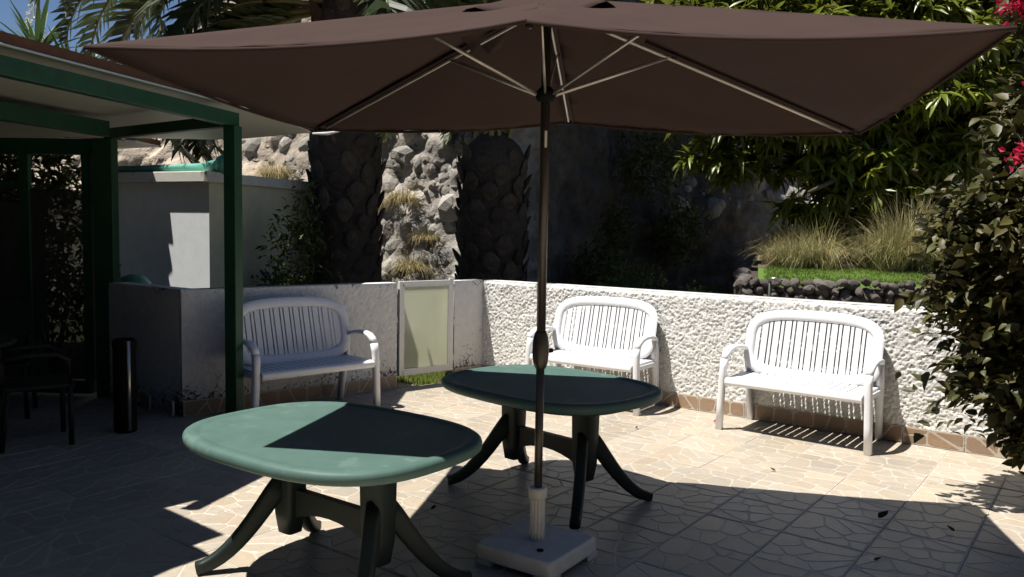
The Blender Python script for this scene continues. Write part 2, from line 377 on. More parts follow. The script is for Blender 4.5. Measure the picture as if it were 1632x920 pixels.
for k, (o_, d, c, di, ro) in enumerate(cand):
    rz = TR+ro*math.pi/2; dz = rnd.uniform(-0.0012, 0.0012)
    if k < 300 and not o_:
        o = inst('floor_tile', dm[di], floor, (c.x, c.y, dz), (rnd.uniform(-.003, .003), rnd.uniform(-.003, .003), rz))
    else:
        D = designs[di]; ca, sa = math.cos(rz), math.sin(rz); o0 = len(rest.v)
        rest.v += [(c.x+x*ca-y*sa, c.y+x*sa+y*ca, z+dz) for x, y, z in D.v]; rest.t += D.t
        rest.f += [tuple(q+o0 for q in f) for f in D.f]; rest.m += D.m
if rest.v: tag(rest.build('floor_tiles', [M['tile_grout'], M['stone_tile']], floor), kind='stuff')

# ------------------------------------------------------------------ garden walls
def strip_tiles(parent, org, d, n, L, zt=0.13, rnd=random.Random(5)):
    """skirting tiles along a wall foot, org -> org + d*L, facing n (local to parent at origin)"""
    k = max(1, round(L/TS)); w = L/k
    for i in range(k):
        mb = tile_mb(w-0.005, zt-0.004, (3, 1) if rnd.random() < .6 else (2, 2), rnd, 0.010)
        o = mb.build('skirting_tile', [M['tile_grout'], M['skirt']], parent)
        c = org+d*(w*(i+0.5))+n*0.022+Vector((0, 0, zt/2+0.002))
        right = n.cross(Vector((0, 0, 1))); right = right if right.dot(d) > 0 else -right
        up = Vector((0, 0, 1)); zz = n
        xx = up.cross(zz)
        o.matrix_local = Matrix(((xx.x, up.x, zz.x, c.x), (xx.y, up.y, zz.y, c.y), (xx.z, up.z, zz.z, c.z), (0, 0, 0, 1)))
def stucco_wall(mb, org, d, n, L, H, thick, amp, step, seed, mi=0, mit=1, noise_s=0.034):
    """box wall with a really uneven rendered face towards n"""
    nx = int(L/step); nz = int(H/step)
    X, Z = np.meshgrid(np.linspace(0, L, nx+1), np.linspace(0, H, nz+1))
    P = np.stack([X.ravel()/noise_s, np.full(X.size, seed*3.1), Z.ravel()/noise_s], -1)
    a = fbm(P, 3, seed); r = 1-np.abs(2*a-1); b = fbm(P*0.35+9, 2, seed+5)
    h = amp*(np.clip((r-0.55)/0.45, 0, 1)**1.3*0.8+0.35*b+0.35*a)
    edge = np.minimum(1, np.minimum(Z.ravel(), H-Z.ravel())/0.03); h = h*np.clip(edge, 0.15, 1)
    V = np.array(org)[None]+X.ravel()[:, None]*np.array(d)+Z.ravel()[:, None]*np.array([0, 0, 1])+h[:, None]*np.array(n)
    idx = np.arange((nx+1)*(nz+1)).reshape(nz+1, nx+1)
    Q = np.stack([idx[:-1, :-1].ravel(), idx[:-1, 1:].ravel(), idx[1:, 1:].ravel(), idx[1:, :-1].ravel()], -1)
    if np.dot(np.cross(np.array(d), [0, 0, 1]), np.array(n)) < 0: Q = Q[:, ::-1]
    o = len(mb[0]) and sum(len(v) for v in mb[0]); mb[0].append(V); mb[1].append(Q+(o or 0)); mb[2].append(np.full(len(Q), mi))
    # body: top, back, ends (front edge sits where the relief starts)
    A = np.array(org); e = np.array(d)*L; u = np.array([0, 0, H]); b_ = -np.array(n)*thick; f = np.array(n)*amp*0.25
    bv = np.array([A, A+e, A+e+u, A+u, A+b_, A+e+b_, A+e+u+b_, A+u+b_, A+u+f, A+e+u+f]); o = sum(len(v) for v in mb[0]); mb[0].append(bv)
    bq = np.array([[8, 9, 6, 7], [5, 4, 7, 6], [4, 0, 3, 7], [1, 5, 6, 2], [0, 4, 5, 1]])+o; mb[1].append(bq)
    mb[2].append(np.array([mit, mi, mi, mi, mi]))
def wall_obj(name, mb, mats): return np_obj(name, np.concatenate(mb[0]), np.concatenate(mb[1]), mats, mi=np.concatenate(mb[2]))
mb = ([], [], []); stucco_wall(mb, C0, DR, NR, 6.2, HW, 0.18, 0.016, 0.0085, 4, 0, 1, 0.017)
stucco_wall(mb, C0, DL, NL, 0.385, HW+0.004, 0.15, 0.004, 0.02, 9, 2, 1)
wr = tag(wall_obj('garden_wall', mb, [M['stucco'], M['wall_top'], M['mould']]), 'long white rough stucco wall behind the two sunlit benches', 'wall')
strip_tiles(wr, C0, DR, NR, 6.18); strip_tiles(wr, C0+DL*0.03, DL, NL, 0.35)
mb = ([], [], []); stucco_wall(mb, C0+DL*1.085, DL, NL, 2.045, HW+0.003, 0.15, 0.009, 0.011, 11, 0, 1, 0.02)
E0 = C0+DL*3.13; stucco_wall(mb, E0-DR*0.0+DL*0.004, -DR, DL, 1.15, HW+0.006, 0.15, 0.009, 0.012, 13, 0, 1, 0.02)
wl = tag(wall_obj('garden_wall', mb, [M['mould'], M['wall_top']]), 'mould spotted white wall behind the shaded bench left of the gate', 'wall')
strip_tiles(wl, C0+DL*1.09, DL, NL, 2.04)
strip_tiles(wl, E0+DL*0.004-DR*.036, -DR, DL, 1.07)

# ------------------------------------------------------------------ gate
gt = empty('garden_gate', C0+DL*0.735, math.atan2(-DL.y, -DL.x))       # local x runs to the right in the picture
tag(gt, 'low white framed gate with frosted pane between two wall ends', 'gate')
gw, z0, z1 = 0.655, 0.115, 1.045
for nm, c, s in (('stile', (-gw/2+.02, 0, (z0+z1)/2), (.04, .035, z1-z0)), ('stile', (gw/2-.025, 0, (z0+z1)/2), (.05, .035, z1-z0)),
                 ('rail', (0, 0, z1-.02), (gw-.09, .033, .04)), ('rail', (0, 0, z0+.025), (gw-.09, .033, .05))):
    MB().box(c, s).build(nm, M['white_metal'], gt, bevel=.003)
bd = MB(); 
for c, s in (((-gw/2+.048, -.012, .58), (.016, .01, .83)), ((gw/2-.058, -.012, .58), (.016, .01, .83)), ((0, -.012, z1-.048), (gw-.11, .009, .016)), ((0, -.012, z0+.058), (gw-.11, .009, .016))): bd.box(c, s)
bd.build('glazing_bead', M['white_metal'], gt)
MB().box((0, .002, .58), (gw-.088, .006, .85)).build('pane', M['gate_pane'], gt)
for z in (.25, .62, .96): MB().tube([(gw/2+.008, -.012, z-.035), (gw/2+.008, -.012, z+.035)], .009, 8).build('hinge', M['white_metal'], gt, smooth=True)
MB().box((gw/2-.03, -.01, z1+.008), (.05, .02, .02)).build('latch', M['white_metal'], gt, bevel=.004)

# ------------------------------------------------------------------ white benches
def make_bench():
    root = empty('garden_bench')
    def by(x, z): return .395+(z-.42)*.26-.05*(abs(x)/.53)**3
    NO = 88
    outer = superell(.535, .262, 4.2, NO, 0, .668); inner = superell(.458, .178, 4.6, NO, 0, .670)
    arch = lambda x, z: z+(.022*(1-(x/.53)**2) if z > .668 else -.012*(1-(x/.53)**2))
    sh = lambda l: [(x, arch(x, z)) for x, z in l]
    outer, inner = sh(outer), sh(inner); mb = MB(); loops = []
    def lp(P, off, k=1.0): return [(x*k, by(x, z)+off, z) for x, z in P]
    mid = [(x*.2+a*.8, z*.2+b*.8) for (x, z), (a, b) in zip(inner, outer)]; mid2 = [(x*.8+a*.2, z*.8+b*.2) for (x, z), (a, b) in zip(inner, outer)]
    mb.loft([lp(outer, .0), lp(mid, -.017), lp(mid2, -.017), lp(inner, -.006), lp(inner, .008), lp(mid2, .015), lp(mid, .015), lp(outer, .0)], caps=False)
    mb.box((0, by(0, .42), .40), (.16, .03, .06))
    mb.build('backrest', M['bench'], root, smooth=True)
    e = 4.6
    def span(x): 
        h = .178*max(0.0, 1-(min(abs(x), .457)/.458)**e)**(1/e); return .670-h, .670+h
    x = -.475+.006; per = .0906; cuts = []
    for i in range(10):
        a = -.453+.006+i*per
        cuts += [(a if i else -.4575, a+.0215), (a+.0330, a+per-.0115 if i < 9 else .4575)]
    for a, b in cuts:
        xm = (a+b)/2; lo, hi = span(min(abs(xm), .449)); lo = arch(xm, lo)-.012; hi = arch(xm, hi)+.012
        s = MB(); vs = []
        for off in (-.003, .003):
            for z in (lo, (lo+hi)/2, hi):
                for q in (a, b): vs.append((q, by(q, z)+off, z))
        s.add(vs, [(0, 1, 3, 2), (2, 3, 5, 4), (6, 8, 9, 7), (8, 10, 11, 9), (0, 2, 8, 6), (2, 4, 10, 8), (1, 7, 9, 3), (3, 9, 11, 5), (4, 5, 11, 10), (0, 6, 7, 1)])
        s.build('back_slat', M['bench'], root)
    # seat
    sw, y0, y1, zt = .515, -.035, .43, .425
    f = MB(); prof = [(-.03, .365), (-.044, .385), (-.04, .412), (-.022, .425), (.02, .427), (.02, .405), (-.02, .40), (-.02, .365)]
    f.loft([[(s*sw, y, z) for y, z in prof] for s in (-1, 1)])
    for s in (-1, 1): f.box((s*(sw-.03), .22, .409), (.07, .40, .032))
    f.box((0, .415, .4105), (2*sw-.01, .05, .035)); f.box((0, .20, .392), (.03, .42, .02))
    f.build('seat', M['bench'], root, bevel=.006)
    n = 14; w = (2*sw-.13)/n
    for i in range(n):
        xa = -sw+.065+i*w; MB().box((xa+w/2, .205, .414), (w-.012, .39, .02)).build('seat_slat', M['bench'], root, bevel=.003, seg=1)
    for s in (-1, 1):
        MB().tube([(s*.562, 0, 0), (s*.556, .0, .2), (s*.548, .0, .42), (s*.543, .004, .50), (s*.541, .018, .565)], [(.027, .03)]*3+[(.028, .031), (.03, .031)], 12, up=(0, 1, 0), sq=3.2).build('leg', M['bench'], root, smooth=True)
        MB().tube([(s*.541, .016, .56), (s*.541, .04, .60), (s*.541, .085, .63), (s*.54, .15, .645), (s*.538, .26, .645), (s*.532, .36, .628), (s*.524, .43, .60)],
                  [(.029, .030), (.031, .026), (.034, .021), (.036, .018), (.035, .017), (.031, .017), (.024, .02)], 12, up=(0, -.6, .8), sq=3.0).build('arm', M['bench'], root, smooth=True)
        MB().tube([(s*.507, .51, 0), (s*.514, .475, .25), (s*.52, .44, .45), (s*.522, .425, .62)], [(.024, .03), (.024, .04), (.024, .05), (.02, .03)], 10, up=(0, 1, 0), sq=3.5).build('leg', M['bench'], root, smooth=True)
        MB().box((s*.522, .22, .385), (.025, .44, .04)).build('side_rail', M['bench'], root, bevel=.005)
    return root
b1 = make_bench(); b2 = copy_tree(b1); b3 = copy_tree(b1)
GB = 'white slatted plastic benches along the low walls'
for o, x, y, a, lab in ((b1, -1.56, 6.515, 43.6, 'white slatted bench in bluish shade against the mouldy wall left of the gate'),
                        (b2, .618, 7.111, -34.6, 'sunlit white bench partly hidden behind the far green table and parasol pole'),
                        (b3, 2.1157, 6.0095, -38.1, 'sunlit white bench standing clear with its striped shadow on the stucco wall')):
    o.location = (x, y, 0); o.rotation_euler.z = R(a); tag(o, lab, 'bench', GB)

# ------------------------------------------------------------------ green tables
def make_table():
    root = empty('patio_table'); A, B, E, ZT = .652, .503, 2.85, .665
    def ol(ins, z): return [(x, y, z) for x, y in superell(A-ins, B-ins, E, 72)]
    t = MB()
    t.loft([ol(.045, ZT-.052), ol(.012, ZT-.052), ol(.002, ZT-.044), ol(0, ZT-.022), ol(.004, ZT-.010), ol(.014, ZT-.002), ol(.028, ZT), ol(.050, ZT-.001), ol(.060, ZT-.006), ol(.072, ZT-.0065), ol(.30, ZT-.0065), ol(.44, ZT-.0065)])
    t.build('tabletop', M['green_plastic'], root, smooth=True)
    ap = MB(); ap.loft([ol(.10, ZT-.075), ol(.10, ZT-.045), ol(.08, ZT-.045), ol(.08, ZT-.075)], caps=False); ap.build('apron', M['green_leg'], root)
    for s in (-1, 1):
        c = MB(); lo = []
        for z, wx, wy in ((.15, .046, .04), (.24, .062, .05), (.40, .066, .056), (.56, .068, .060), (.612, .078, .075)): lo.append([(s*.285+x, y, z) for x, y in superell(wx, wy, 5, 20)])
        c.loft(lo); c.build('column', M['green_leg'], root, smooth=True)
        for q in (-1, 1):
            pts = []; rad = []
            for k in range(11):
                u = k/10; h = .375*(1-u)**2.0+.027+.03*u*(1-u); r = u**.86
                pts.append((s*(.292+.215*r), q*(.025+.315*r), h)); rad.append((.033-.005*u, .046-.020*u))
            MB().tube(pts, rad, 12, up=(0, 0, 1), sq=4.5).build('leg', M['green_leg'], root, smooth=True)
    st = MB(); pr = []
    for k in range(9):
        x = -.24+.06*k; lo = .225+.05*(1-(x/.24)**2); pr.append([(x, -.02, lo), (x, .02, lo), (x, .02, .36), (x, -.02, .36)])
    st.loft(pr); st.build('stretcher', M['green_leg'], root)
    return root
t1 = make_table(); t2 = copy_tree(t1)
t1.location = (-.774, 3.466, 0); t1.rotation_euler.z = R(143.9); tag(t1, 'nearest green oval plastic table with sharp dark shadow across its top', 'table', 'green oval plastic tables')
t2.location = (.227, 4.7035, 0); t2.rotation_euler.z = R(135.2); tag(t2, 'farther green oval plastic table almost wholly shaded behind the parasol pole', 'table', 'green oval plastic tables')

# ------------------------------------------------------------------ parasol
PX, PY = .138, 3.715
ps = empty('parasol', (PX, PY, 0)); tag(ps, 'large rectangular brown parasol open over the tables', 'parasol')
can = [Vector(v)-Vector((PX, PY, 0)) for v in ((-1.62, 3.08, 2.215), (1.50, 2.47, 2.183), (1.88, 4.44, 2.118), (-1.24, 5.05, 2.165))]
apex = Vector((0, 0, 2.60))
mf = (can[0]+can[1])/2+Vector((0, 0, .055)); mf = can[0]*.47+can[1]*.53+Vector((0, 0, .055)); mbk = (can[2]+can[3])/2+Vector((0, 0, .05))
ring = [can[0], mf, can[1], can[2], mbk, can[3]]
cv = MB(); NS = 18
for i in range(6):
    a, b = ring[i], ring[(i+1) % 6]; vs = []; idx = {}
    for r in range(NS+1):
        for k in range(r+1):
            u = r/NS; w = k/r if r else 0
            p = apex.lerp(a.lerp(b, w), u); bow = .0
            sag = -.055*4*w*(1-w)*u*(1-.3*u)
            inn = (apex*.0+Vector((-a.lerp(b, .5).x, -a.lerp(b, .5).y, 0))).normalized()
            p = p+Vector((0, 0, bow+sag+.006*math.sin(17*u+9*w+i)*u*w*(1-w)*4+.0035*math.sin(55*w+3*i)*u**5*(1-abs(2*w-1))**.5+.004*math.sin(31*(w-.5)*u+2*i)*u*(1-u)))+inn*(.035*4*w*(1-w)*max(0, u-.6)/.4)
            idx[(r, k)] = len(vs); vs.append(p)
    fs = []
    for r in range(NS):
        for k in range(r+1):
            fs.append((idx[(r, k)], idx[(r+1, k)], idx[(r+1, k+1)]))
            if k < r: fs.append((idx[(r, k)], idx[(r+1, k+1)], idx[(r, k+1)]))
    cv.add(vs, fs)
co = cv.build('canopy', M['fabric'], ps, smooth=True)
wd = co.modifiers.new('weld', 'WELD'); wd.merge_threshold = .001
sm = co.modifiers.new('thick', 'SOLIDIFY'); sm.thickness = .003; sm.offset = -1
hem = MB(); 
for i in range(6):
    a, b = ring[i], ring[(i+1) % 6]; pts = []
    inn = Vector((-a.lerp(b, .5).x, -a.lerp(b, .5).y, 0)).normalized()
    for k in range(13):
        w = k/12; pts.append(a.lerp(b, w)+Vector((0, 0, -.055*.7*4*w*(1-w)-.006))+inn*(.035*4*w*(1-w)))
    hem.tube(pts, (.004, .008), 6)
hem.build('hem', M['fabric'], co, smooth=True)
vt = MB(); vs = []; NV = 64; RV = 6
for r in range(RV+1):
    for k in range(NV):
        t = 2*math.pi*k/NV; q = superell(.44, .33, 6, NV)[k]; u = r/RV
        ca, sa = math.cos(R(-10.9)), math.sin(R(-10.9)); x, y = q[0]*u*ca-q[1]*u*sa, q[0]*u*sa+q[1]*u*ca
        rip = (.018*math.sin(t*9)+.012*math.sin(t*14+1))*max(0, u-.5)*2
        vs.append((x, y, 2.632-.163*u-.03*u*u*abs(math.sin(2*t))+rip))
vt.add(vs, [(r*NV+k, r*NV+(k+1) % NV, (r+1)*NV+(k+1) % NV, (r+1)*NV+k) for r in range(RV) for k in range(NV)])
vo = vt.build('vent_flap', M['fabric'], ps, smooth=True); sv = vo.modifiers.new('thick', 'SOLIDIFY'); sv.thickness = .004
hub = Vector((0, 0, 2.165))
for i, p in enumerate(ring):
    a0 = Vector((0, 0, 2.57)); p2 = p+Vector((0, 0, -.025))
    pts = [a0.lerp(p2, u)+Vector((0, 0, -.012)) for u in np.linspace(.02, .93 if i > 2 else .86, 9)]
    rb = MB().tube(pts, (.0065, .010), 8).build('rib', M['alu'], ps, smooth=True)
    sl_ = [q+Vector((0, 0, .016)) for q in [a0.lerp(p2, u)+Vector((0, 0, -.012)) for u in np.linspace(.02, .975 if i > 2 else .89, 9)]]
    MB().tube(sl_, (.024, .007), 6).build('sleeve', M['sleeve'], rb, smooth=True)
    j = a0.lerp(p2, .36)+Vector((0, 0, .010)); h = hub+Vector((j.x, j.y, 0)).normalized()*.035
    st = MB().tube([h, j], (.0065, .009), 6).build('strut', M['alu'], ps, smooth=True)
    MB().box(j, (.03, .03, .03)).build('bracket', M['black'], st, bevel=.004)
    MB().box(a0.lerp(p2, .965 if i > 2 else .88)+Vector((0, 0, -.004)), (.03, .03, .02)).build('rib_tip', M['black'], rb, bevel=.004)
MB().tube([(0, 0, .12), (0, 0, 1.02)], .0195, 16).build('pole', M['bronze'], ps, smooth=True)
MB().tube([(0, 0, 1.0), (0, 0, 2.62)], .0215, 16).build('pole', M['bronze'], ps, smooth=True)
ch = MB().lathe([(.021, -.09), (.027, -.082), (.034, -.06), (.0385, -.025), (.039, 0), (.0385, .025), (.034, .06), (.027, .08), (.022, .088)], 20, (0, 0, 1.0)).build('crank_housing', M['bronze'], ps, smooth=True)
MB().tube([(.03, .03, .99), (.055, .055, .99)], .011, 10).build('crank_socket', M['black'], ch, smooth=True)
MB().lathe([(.024, -.035), (.036, -.03), (.046, -.012), (.046, .012), (.03, .03), (.024, .035)], 20, tuple(hub)).build('hub', M['black'], ps, smooth=True)
MB().lathe([(.023, -.03), (.04, -.02), (.04, .02), (.02, .03)], 16, (0, 0, 2.60)).build('crown', M['black'], ps, smooth=True)
MB().box((.004, -.0222, 1.965), (.011, .0015, .075)).build('sticker', M['white_plastic'], ps)
tagp = can[3].lerp(Vector((0, 0, 2.60)), .11)+Vector((0, 0, .01)); MB().box(tagp, (.05, .004, .025), .6).build('care_tag', M['white_plastic'], ps)

# ------------------------------------------------------------------ parasol base
pb = empty('weighted_stand', (PX, PY, 0), R(-35)); tag(pb, 'dirty white square block with upright tube holding the parasol pole', 'parasol stand')
S = .215; blk = MB()
blk.loft([[(x, y, z) for x, y in superell(S-i, S-i, 14, 40)] for z, i in ((.028, .004), (.034, 0), (.088, .004), (.1, .014))])
blk.build('block', M['concrete'], pb, bevel=.004)
for a in (-1, 1):
    for b in (-1, 1): MB().box((a*(S-.05), b*(S-.05), .014), (.09, .09, .028)).build('foot', M['concrete'], pb, bevel=.003)
fp = []
for j in range(36):
    r = .0325+(.003 if j % 3 else -.001); fp.append((r*math.cos(2*math.pi*j/36), r*math.sin(2*math.pi*j/36)))
tb = MB(); tb.prism(fp, .099, .315); tb.build('socket_tube', M['white_plastic'], pb)
MB().lathe([(.040, .30), (.043, .305), (.043, .345), (.038, .352), (.022, .352)], 24).build('collar', M['white_plastic'], pb, smooth=True)
MB().lathe([(.016, .100), (.016, .106), (.010, .108)], 12, (.09, -.11, 0)).build('filler_cap', M['black'], pb)

# ------------------------------------------------------------------ porch on the left
pr = empty('porch', (0, 0, 0)); tag(pr, 'green steel porch with pale ceiling and brown edged roof', 'porch')
RZ = 2.482
def roof_poly(): return [(-11, -5), (-2.9, -5), (-2.70, 3.0), (-2.54, 3.327), (-2.419, 3.494), (-2.546, 3.604), (-2.445, 3.745), (-2.907, 4.119), (-2.717, 4.324), (-2.025, 6.855), (-2.005, 8.02), (-3.05, 8.78), (-4.95, 8.78), (-4.95, 9.02), (-4.62, 9.05), (-4.56, 9.10), (-4.47, 9.08), (-4.40, 9.13), (-4.33, 9.10), (-4.24, 9.14), (-4.2, 9.7), (-6.0, 10.6), (-11, 10.6)]  # out-of-view edges notched and stepped to shape shadows on floor and shed
rp = roof_poly()
MB().prism(rp, RZ, RZ+.012).build('ceiling_sheet', M['ceiling'], pr)
cx = [(x-.012, y) for x, y in rp]
MB().prism(cx, RZ+.0135, RZ+.075).build('roof_sheet', M['roof_top'], pr)
tr = MB(); pts = [(-2.80, 4.05, RZ+.004), (-2.664, 4.239, RZ+.004), (-1.985, 6.72, RZ+.004)]
ed = Vector((.703, 2.568, 0)).normalized()
MB().tube([Vector((-2.717, 4.324, RZ+.002))-ed*.12+Vector((.006, 0, 0)), Vector((-2.025, 6.855, RZ+.002))+Vector((.006, 0, 0))], (.009, .007), 6).build('roof_trim', M['white_metal'], pr)
MB().tube([(-1.98, 8.0, RZ-.01), (-1.83, 7.94, RZ-.015), (-1.70, 7.88, RZ+.0)], [(.012, .01), (.03, .016), (.01, .008)], 8).build('gutter_tip', M['white_metal'], pr)
bt = Vector((.52, 1.89, 0)).normalized(); p0 = Vector((-2.127, 6.15, 0))
fb = MB(); a = p0+Vector((-.01, 0, 0)); 
mid_ = a-bt*1.03; fb.box((mid_.x, mid_.y, 2.354), (.075, 2.16, .102), math.atan2(bt.y, bt.x)-math.pi/2); fb.build('beam', M['green_metal'], pr, bevel=.004)
q2 = Vector((-3.62, 7.2, 0)); mm = (p0+q2)/2; dd = q2-p0
MB().box((mm.x, mm.y, 2.343), (dd.length-.08, .07, .085), math.atan2(dd.y, dd.x)).build('beam', M['green_metal'], pr, bevel=.004)
m3 = mm-bt*2.6-Vector((.75, .2, 0)); MB().box((m3.x, m3.y, 2.36), (.09, 6.2, .13), math.atan2(bt.y, bt.x)-math.pi/2).build('beam', M['green_metal'], pr, bevel=.004)
MB().box((p0.x, p0.y, 1.152), (.098, .098, 2.303), math.atan2(bt.y, bt.x)-math.pi/2).build('post', M['green_metal'], pr, bevel=.005)
MB().box((q2.x, q2.y, 1.15), (.17, .12, 2.30)).build('post', M['green_metal'], pr, bevel=.005)
# glazed screen of the porch
sc0 = Vector((-3.72, 7.22, 0)); sd = Vector((-1, .04, 0)).normalized(); sa = math.atan2(sd.y, sd.x)
def bar(name, d0, d1, z0, z1, w=.06):
    c = sc0+sd*((d0+d1)/2); MB().box((c.x, c.y, (z0+z1)/2), (d1-d0, w, z1-z0), sa).build(name, M['green_metal'], pr, bevel=.003)
bar('head_rail', -.03, 4.3, 2.16, 2.30); bar('sill_rail', .06, 4.3, .02, .14)
for d in (0.03, .60, 1.25, 1.9, 2.6, 3.3, 4.0): bar('mullion', d, d+.085, .14, 2.16, .055)
bar('transom', .69, 1.24, 1.86, 1.92, .05)
for d0, d1 in ((.118, .597), (.688, 1.247), (1.338, 1.897), (1.988, 2.597)):
    c = sc0+sd*((d0+d1)/2); MB().box((c.x, c.y, 1.0), (d1-d0, .006, 1.7), sa).build('pane', M['tinted'], pr)
hs = MB()
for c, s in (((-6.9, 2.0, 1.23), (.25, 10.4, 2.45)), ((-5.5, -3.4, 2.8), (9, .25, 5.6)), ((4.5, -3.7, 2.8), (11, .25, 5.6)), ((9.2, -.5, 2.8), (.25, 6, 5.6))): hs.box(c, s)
hs.build('wall', M['house'], pr)  # unseen walls added behind and beside the patio to cut sky light

# things in the porch
def lawn_chair(loc, rz, lab):
    r = empty('chair', loc, rz); tag(r, lab, 'chair', 'dark chairs under the porch')
    MB().box((0, 0, .42), (.44, .42, .03)).build('seat', M['dark_plastic'], r, bevel=.01)
    bk = MB(); bk.loft([[(x, .20+.10*(z-.42)+o, z) for x, z in superell(.21, .23, 5, 24, 0, .66)] for o in (0, .022)]); bk.build('backrest', M['dark_plastic'], r)
    for a in (-1, 1):
        for b, t_ in ((-.18, 0), (.19, .05)): MB().tube([(a*.215, b+t_, 0), (a*.20, b, .42)], .018, 8).build('leg', M['dark_plastic'], r, smooth=True)
        MB().tube([(a*.205, -.18, .42), (a*.225, -.17, .60), (a*.225, -.10, .645), (a*.225, .10, .645), (a*.21, .24, .62)], .017, 8).build('arm', M['dark_plastic'], r, smooth=True)
    return r
lawn_chair((-3.35, 5.65, 0), 2.2, 'dark armchair in deep shade beside the ashtray bin')
lawn_chair((-4.1, 6.4, 0), .4, 'dark armchair behind the table in the porch gloom')
tt = empty('porch_table', (-3.95, 5.5, 0)); tag(tt, 'dark round table in the deep shade under the porch', 'table')
MB().lathe([(.0, .69), (.46, .69), (.475, .70), (.475, .715), (.46, .724), (0.0, .724)][1:5], 40).build('tabletop', M['green_leg'], tt, smooth=False)
MB().tube([(0, 0, .05), (0, 0, .69)], .05, 14).build('column', M['dark_plastic'], tt, smooth=True)
for k in range(4):
    t = k*math.pi/2+.4; MB().tube([(0, 0, .12), (.2*math.cos(t), .2*math.sin(t), .07), (.36*math.cos(t), .36*math.sin(t), .02)], .025, 8).build('leg', M['dark_plastic'], tt, smooth=True)
ab = empty('ashtray_bin', (-2.885, 5.97, 0)); tag(ab, 'slim dark cylindrical bin with a bright strip as its highlight by the wall end', 'bin')
MB().lathe([(.075, 0), (.08, .01), (.08, .64), (.085, .645), (.085, .69), (.07, .70), (.06, .685)], 24).build('body', M['black'], ab, smooth=False)
MB().tube([(.058, -.058, .02), (.058, -.058, .69)], .014, 10).build('highlight_strip', M['steel'], ab, smooth=True)  # bright metal strip placed as the bin's narrow highlight

# ------------------------------------------------------------------ shed
sh = empty('pump_shed', (-3.38, 9.0, 0), R(-22)); tag(sh, 'small whitewashed flat roofed shed beyond the wall', 'shed')   # local y runs along the right face
w_ = MB(); L1, L2, ZS = 1.6, 1.96, 2.035
w_.add([(0, 0, -.1), (0, 0, ZS), (-L1, 0, ZS), (-L1, 0, -.1)], [(0, 1, 2, 3)], 0)
w_.add([(0, 0, -.1), (0, L2, -.1), (0, L2, ZS), (0, 0, ZS)], [(0, 1, 2, 3)], 1)
w_.add([(-L1, L2, -.1), (-L1, L2, ZS), (0, L2, ZS), (0, L2, -.1)], [(0, 1, 2, 3)], 1)
w_.add([(-L1, 0, -.1), (-L1, 0, ZS), (-L1, L2, ZS), (-L1, L2, -.1)], [(0, 1, 2, 3)], 0)
w_.build('wall', [M['shed'], M['shed_side']], sh)
MB().box((-L1/2-.02, L2/2+.02, ZS+.059), (L1+.14, L2+.20, .118)).build('roof', M['slab'], sh, bevel=.008)
tp = empty('rolled_tarp', (-3.36, 9.05, ZS+.118), R(-22)); tag(tp, 'rolled green sheet lying on the shed roof edge', 'tarp')
pts = []; rad = []
for k in range(16):
    u = k/15; x = .02-1.65*u; pts.append((x, .14+.03*math.sin(u*9), .060+.03*(1-u)**6-.014*math.sin(min(1, u*3)*3.14))); rad.append((.10-.05*min(1, u*4), .088-.045*min(1, u*2.6)))
tr_ = MB().tube(pts, rad, 18).build('roll', M['tarp'], tp, smooth=True)
MB().tube([(.021, .14, .09), (.10, .14, .09)], [(.125, .112), (.118, .105)], 20).build('end_flap', M['tarp'], tp, smooth=True)
bn = MB().lathe([(.17, 0), (.18, .06), (.17, .14), (.12, .20), (.05, .225), (.01, .23)], 20); bn = bn.build('planter', M['tarp'], None, smooth=True, loc=(-4.02, 8.55, .80)); 
tag(bn, 'rounded green tub top showing above the wall before the shed', 'tub')
pd = MB(); pd.box((0, 0, .40), (.30, .30, .795)); pd = pd.build('block_pillar', M['house'], None, loc=(-4.02, 8.55, 0)); tag(pd, 'low rendered pillar under the green tub', 'pillar')

# ------------------------------------------------------------------ rock face
plan = [(-14, 17.5), (-9.5, 15.2), (-6.5, 14.0), (-4.0, 13.2), (-1.6, 12.45), (-.35, 12.0), (.15, 12.2), (1.0, 13.9), (2.0, 15.6), (3.4, 16.5), (5.2, 16.9), (8, 16.5), (12, 15.5), (17, 13.0)]
PL = np.array(plan); seg = np.hypot(*np.diff(PL, axis=0).T); cum = np.r_[0, np.cumsum(seg)]
step = .085; U = np.arange(0, cum[-1], step); ZZ = np.arange(-.1, 8.6, step)
px_, py_ = np.interp(U, cum, PL[:, 0]), np.interp(U, cum, PL[:, 1])
k5 = np.ones(9)/9; sx_, sy_ = np.convolve(np.pad(px_, 4, 'edge'), k5, 'valid'), np.convolve(np.pad(py_, 4, 'edge'), k5, 'valid')
tx, ty = np.gradient(sx_), np.gradient(sy_); ln = np.hypot(tx, ty); nx_, ny_ = ty/ln, -tx/ln
top = np.interp(sx_, [-14, -9, -8, -7.2, -6.4, -5.2, 17], [3.6, 4.3, 4.8, 5.3, 6.8, 8.4, 8.4])
lean = np.interp(sx_, [-14, -5, -1.6, 0, 1, 3, 6, 17], [.45, .34, .22, .10, .02, .02, .12, .3])
Ug, Zg = np.meshgrid(np.arange(len(U)), ZZ); Ui = Ug.ravel(); Zr = Zg.ravel()
Zr = -.1+(Zr+.1)/(8.7)*(top[Ui]+.1)
B = np.stack([sx_[Ui], sy_[Ui], Zr], -1); Nn = np.stack([nx_[Ui], ny_[Ui], 0*Zr], -1)
wob = np.stack([fbm(B/.5+k*9.1, 3, 70+k)-.5 for k in range(3)], -1); Bw = B*np.array([1, 1, 1.15])+wob*.55
f1, f2, idv = worley(Bw/.40, 21); g1, g2, _ = worley(Bw/.15+5, 31)
n1 = fbm(B/1.6, 4, 41); rg1 = 1-np.abs(2*fbm(B/.55, 4, 45)-1)
